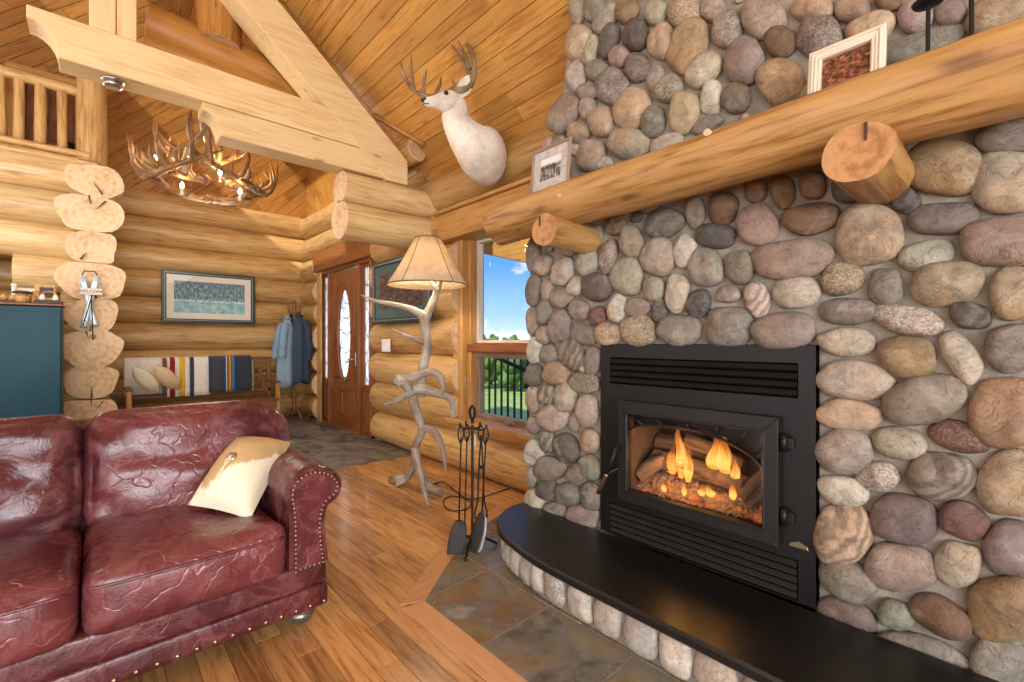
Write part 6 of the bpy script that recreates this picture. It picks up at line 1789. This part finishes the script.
def f4(t, p):
    s = MB(); s.lathe(p, [(.03, 0), (.05, .02), (.055, .06), (.03, .085), (.034, .095)], 14); s.build('bowl', tanw, t)
    s = MB(); s.lathe(p+V((0, 0, .096)), [(.07, 0), (.075, .01), (.05, .022), (.01, .028)], 14); s.build('lid', dk, t)
item('lidded_pot', 22.5, 'little tan lidded pot on the cupboard in front of the white card', 'pot', f4, -.12)
def f5(t, p):
    s = MB(); s.lathe(p, [(.025, 0), (.04, .01), (.045, .05), (.035, .06)], 12); s.build('jar', dk, t); s = MB(); s.ball(p+V((0, 0, .075)), (.03, .03, .02)); s.build('lid', whp, t)
item('small_jar', 28.5, 'small dark jar with white top on the cupboard', 'jar', f5)
def f6(t, p):
    s = MB(); s.lathe(p, [(.03, 0), (.045, .015), (.05, .06), (.03, .10), (.02, .115), (.026, .13)], 14); s.build('vase', tanw, t)
item('small_vase', 35, 'amber round vase in the middle of the cupboard ornaments', 'vase', f6)
def f7(t, p):
    s = MB(); s.box(p+V((0, 0, .115)), (.10, .15, .19), bev=.008); s.build('case', tanw, t)
    s = MB(); s.box(p+V((.052, .01, .13)), (.008, .10, .10), bev=.003); s.build('face', dk, t)
    s = MB(); s.box(p+V((0, 0, .011)), (.13, .18, .022), bev=.004); s.build('foot', tanw, t)
item('mantel_clock', 45.5, 'square tan wooden clock box with dark face on the cupboard', 'clock', f7, -.34)
def f8(t, p):
    s = MB(); s.box(p+V((0, 0, .018)), (.09, .20, .036), bev=.008); s.build('base', dk, t)
    for dy in (-.045, .045):
        s = MB(); s.lathe(p+V((0, dy, .037)), [(.02, 0), (.024, .02), (.015, .05), (.006, .06)], 12); s.build('bottle', whp, t)
    s = MB(); s.tube([p+V((0, -.05, .037)), p+V((0, -.05, .10)), p+V((0, 0, .125)), p+V((0, .05, .10)), p+V((0, .05, .037))], .006, 6, 4); s.build('arch_handle', tanw, t)
item('cruet_stand', 49, 'dark wooden tray with two little white bottles at the cupboard end', 'cruet stand', f8, -.10)
# dark speaker-like box at the frame edge, above the cupboard
p = P(2, 278, x=-7.5)
# ================================================================== CROSSED SKIS SIGN
sx_ = -6.755
sg = thing('ski_sign', P(88, 300, x=sx_), 'little pair of crossed skis with a WELCOME plate hung on the log ends', 'sign')
skm = plain('silver blue skis', (176, 186, 190), .35, .3); 
def ski(p0, p1, nm):
    a, c = P(*p0, x=sx_), P(*p1, x=sx_); d = (c-a); s = MB()
    w = V((0, d.z, -d.y)).normalized()*.030
    prof = [(0, .30), (.04, .75), (.12, 1.0), (.35, .8), (.55, .7), (.8, .85), (1, .95)]
    rows = [(a+d*k+V((.02*max(0, .2-k)*5*max(0, .2-k)*5+.0, 0, 0)), w*m) for k, m in prof]
    blade(s, rows, .010); s.build(nm, skm, sg)
ski((82, 276), (95, 327), 'ski'); sx_ += .014; ski((97, 276), (83, 328), 'ski'); sx_ -= .014
s = MB(); 
for (p0, p1) in (((94.5, 288), (83, 325)), ((91, 288), (93, 340))):
    a, c = P(*p0, x=sx_+.028), P(*p1, x=sx_+.028); s.tube([a, c], .005, 6, 1)
    d = (c-a).normalized(); q = a.lerp(c, .93); r = .022
    s.tube([q+V((0, r*math.cos(t), r*math.sin(t))) for t in [2*PI*i/10 for i in range(11)]], .003, 5, 1)
s.build('ski_pole', M['black'], sg)
s = MB(); a, c = P(82, 275, x=sx_-.01), P(97, 275, x=sx_-.01); m = (a+c)/2+V((0, 0, .04)); s.tube([a, a.lerp(m, .5)+V((0, -.01, .02)), m, c.lerp(m, .5)+V((0, .01, .02)), c], .005, 6, 4); s.build('hanger', M['black'], sg)
pc = P(91.2, 291.5, x=sx_+.034); W_, H_ = .093, .036
s = MB(); s.box(pc, (.010, W_*2, H_*2), bev=.003); pt = s.build('name_plate', M['whitewood'], sg)
cu = bpy.data.curves.new('lettering', 'FONT'); cu.body = 'WELCOME'; cu.size = .040; cu.extrude = .001; cu.align_x = 'CENTER'; cu.align_y = 'CENTER'
to = bpy.data.objects.new('lettering', cu); C.objects.link(to); dg = bpy.context.evaluated_depsgraph_get(); me = bpy.data.meshes.new_from_object(to.evaluated_get(dg)); bpy.data.objects.remove(to)
lt = bpy.data.objects.new('lettering', me); C.objects.link(lt); me.materials.append(M['black']); lt.parent = pt
lt.location = pc-sg.location+V((.0065, 0, 0)); lt.rotation_euler = (PI/2, 0, PI/2)

# ================================================================== LOFT RAILING AND POST
lr = thing('loft_railing', (-7.15, -.7, 3.26), 'rustic peeled pole railing of the loft above the inner log wall', 'railing')
za, zb2 = P(35, 78, x=-7.12).z, P(35, 152, x=-7.12).z
LG = [M['log'], M['logend']]
s = MB(); s.log((-7.12, -3.0, za), (-7.12, -.05, za-.02), .062, seg=14, rings=10, wob=.006); s.build('top_rail', LG, lr)
s = MB(); s.log((-7.12, -3.0, zb2), (-7.12, .02, zb2-.02), .060, seg=14, rings=10, wob=.006); s.build('bottom_rail', LG, lr)
s = MB(); s.log((-7.02, -3.0, 3.345-.0), (-7.02, -.05, 3.345), .035, seg=12, rings=8, wob=.004); s.build('foot_rail', LG, lr)
for u in (62, 40, 19, 1):
    y = P(u, 110, x=-7.12).y; s = MB(); s.log((-7.12, y, zb2), (-7.12, y+rnd(-.01, .01), za), .047, .043, seg=12, rings=8, wob=.008); s.build('baluster', LG, lr)
for k in range(9):
    y = P(1, 110, x=-7.12).y-.16*(k+1); s = MB(); s.log((-7.12, y, zb2), (-7.12, y, za), .045, .043, seg=12, rings=6, wob=.008); s.build('baluster', LG, lr)
s = MB(); p = P(91.5, 160, x=-7.12); s.log((-7.12, p.y, 3.29), (-7.12, p.y, 4.62), .135, .13, seg=22, rings=14, wob=.008)
o = s.build('loft_post', [M['log'], M['logend']], None, loc=(-7.12, p.y, 3.29)); tag(o, 'golden log post standing on top of the stacked log ends', 'log post')
# things stored on the loft floor behind the railing
p = P(51, 146, x=-7.55); s = MB(); p.z = 3.21
t = thing('rock_ornament', p, 'grey stone lying on the loft floor behind the railing', 'ornament'); s.ball(p+V((0, 0, .17)), (.14, .16, .17), amp=.7); s.build('stone', M['antler'], t)
p = P(69, 143, x=-7.45); p.z = 3.21
t = thing('boot', p, 'dark tall boot standing on the loft floor by the log post', 'boot'); s = MB(); s.tube([p+V((0, 0, .06)), p+V((0, 0, .2)), p+V((0, 0, .36))], [.05, .045, .055], 12, 4); s.build('shaft', M['black'], t)
s = MB(); s.rbox(p+V((.05, 0, .04)), (.12, .045, .04), .035, 6); s.build('foot', M['black'], t)

# ================================================================== LIGHT, SKY, CAMERA
def area(name, loc, rot, sx, sy, power, col=(1, 1, 1)):
    L = bpy.data.lights.new(name, 'AREA'); L.shape = 'RECTANGLE'; L.size = sx; L.size_y = sy; L.energy = power; L.color = col
    o = bpy.data.objects.new(name, L); C.objects.link(o); o.location = loc; o.rotation_euler = rot; return o
def point_light(name, loc, e, col=(1, .965, .92), r=.35):
    L = bpy.data.lights.new(name, 'POINT'); L.energy = e; L.color = col; L.shadow_soft_size = r
    o = bpy.data.objects.new(name, L); C.objects.link(o); o.location = loc
DAY = (.97, .985, 1.0)
for (a, c, l, h) in SW: area('daylight_south', ((a+c)/2, -5.62, (l+h)/2), (-PI/2, 0, PI) if False else (PI/2, 0, 0), c-a, h-l, P_S*(c-a)*(h-l), DAY)
for (a, c, l, h) in EW: area('daylight_east', (3.66, (a+c)/2, (l+h)/2), (PI/2, 0, PI/2), c-a, h-l, P_E*(c-a)*(h-l), DAY)
L = area('daylight_door', (-6.4, 3.2, 1.3), (-PI/2, 0, 0), 1.9, 2.2, 24, (1, .99, .97))
point_light('soffit_fill', (-3.3, 3.35, 2.62), 14, (1, .9, .75), .1)  # added fill light hidden above the window view, brightens the soffit
L = bpy.data.lights.new('lamp_glow', 'POINT'); L.energy = 40; L.color = (1, .82, .56); L.shadow_soft_size = .05
o = bpy.data.objects.new('lamp_glow', L); C.objects.link(o); o.location = (sc_.x, sc_.y, zb_+.14)
for (x, z, e) in ((-1.12, .64, 2.6), (-.93, .62, 2.6)):
    L = bpy.data.lights.new('fire_glow', 'POINT'); L.energy = e; L.color = (1, .45, .12); L.shadow_soft_size = .05
    o = bpy.data.objects.new('fire_glow', L); C.objects.link(o); o.location = (x, YF+.09, z)
# added soft fill lights, with no fixtures built, brighten the room evenly
for loc, e in FILL_LIGHTS: point_light('fill_light', loc, e)
sun = bpy.data.lights.new('sun', 'SUN'); sun.energy = 4.5; sun.angle = .01; sun.color = (1, .95, .86)
o = bpy.data.objects.new('sun', sun); C.objects.link(o); o.rotation_euler = (math.radians(48), 0, math.radians(25))
w = bpy.data.worlds.new('sky'); bpy.context.scene.world = w; w.use_nodes = True; nt = w.node_tree; nt.nodes.clear(); N = NT(nt)
out = N.n('OutputWorld'); bg = N.n('Background'); N.l(bg.outputs[0], out.inputs[0]); tc = N.n('TexCoord').outputs['Generated']
sx = N.n('SeparateXYZ'); N.l(tc, sx.inputs[0])
blue = N.ramp(sx.outputs[2], [(.0, lin((214, 232, 250))), (.06, lin((160, 206, 252))), (.16, lin((92, 162, 246))), (.8, lin((50, 118, 220)))])
cl = N.noise(N.mapping(tc, (5.5, 5.5, 11), loc=CLOUD), 1.3, 7, .58, .3)
c = N.mix(N.rng(cl, .52, .64, 0, .95), blue, lin((246, 248, 252)))
N.l(c, bg.inputs[0]); bg.inputs[1].default_value = SKY
cam = bpy.data.cameras.new('camera'); cam.sensor_fit = 'HORIZONTAL'; cam.sensor_width = 36; cam.lens = 36*F/1024; cam.clip_start = .05; cam.clip_end = 300
co = bpy.data.objects.new('camera', cam); C.objects.link(co); co.location = EYE; co.rotation_euler = (PI/2, 0, YAW)
S = bpy.context.scene; S.camera = co
S.view_settings.view_transform = 'Standard'; S.view_settings.look = 'None'; S.view_settings.gamma = 1; S.view_settings.use_curve_mapping = False
S.view_settings.exposure = EXPO
S.cycles.max_bounces = 8; S.cycles.diffuse_bounces = 5; S.cycles.glossy_bounces = 3; S.cycles.transparent_max_bounces = 12; S.cycles.sample_clamp_indirect = 6; S.cycles.caustics_reflective = False; S.cycles.caustics_refractive = False
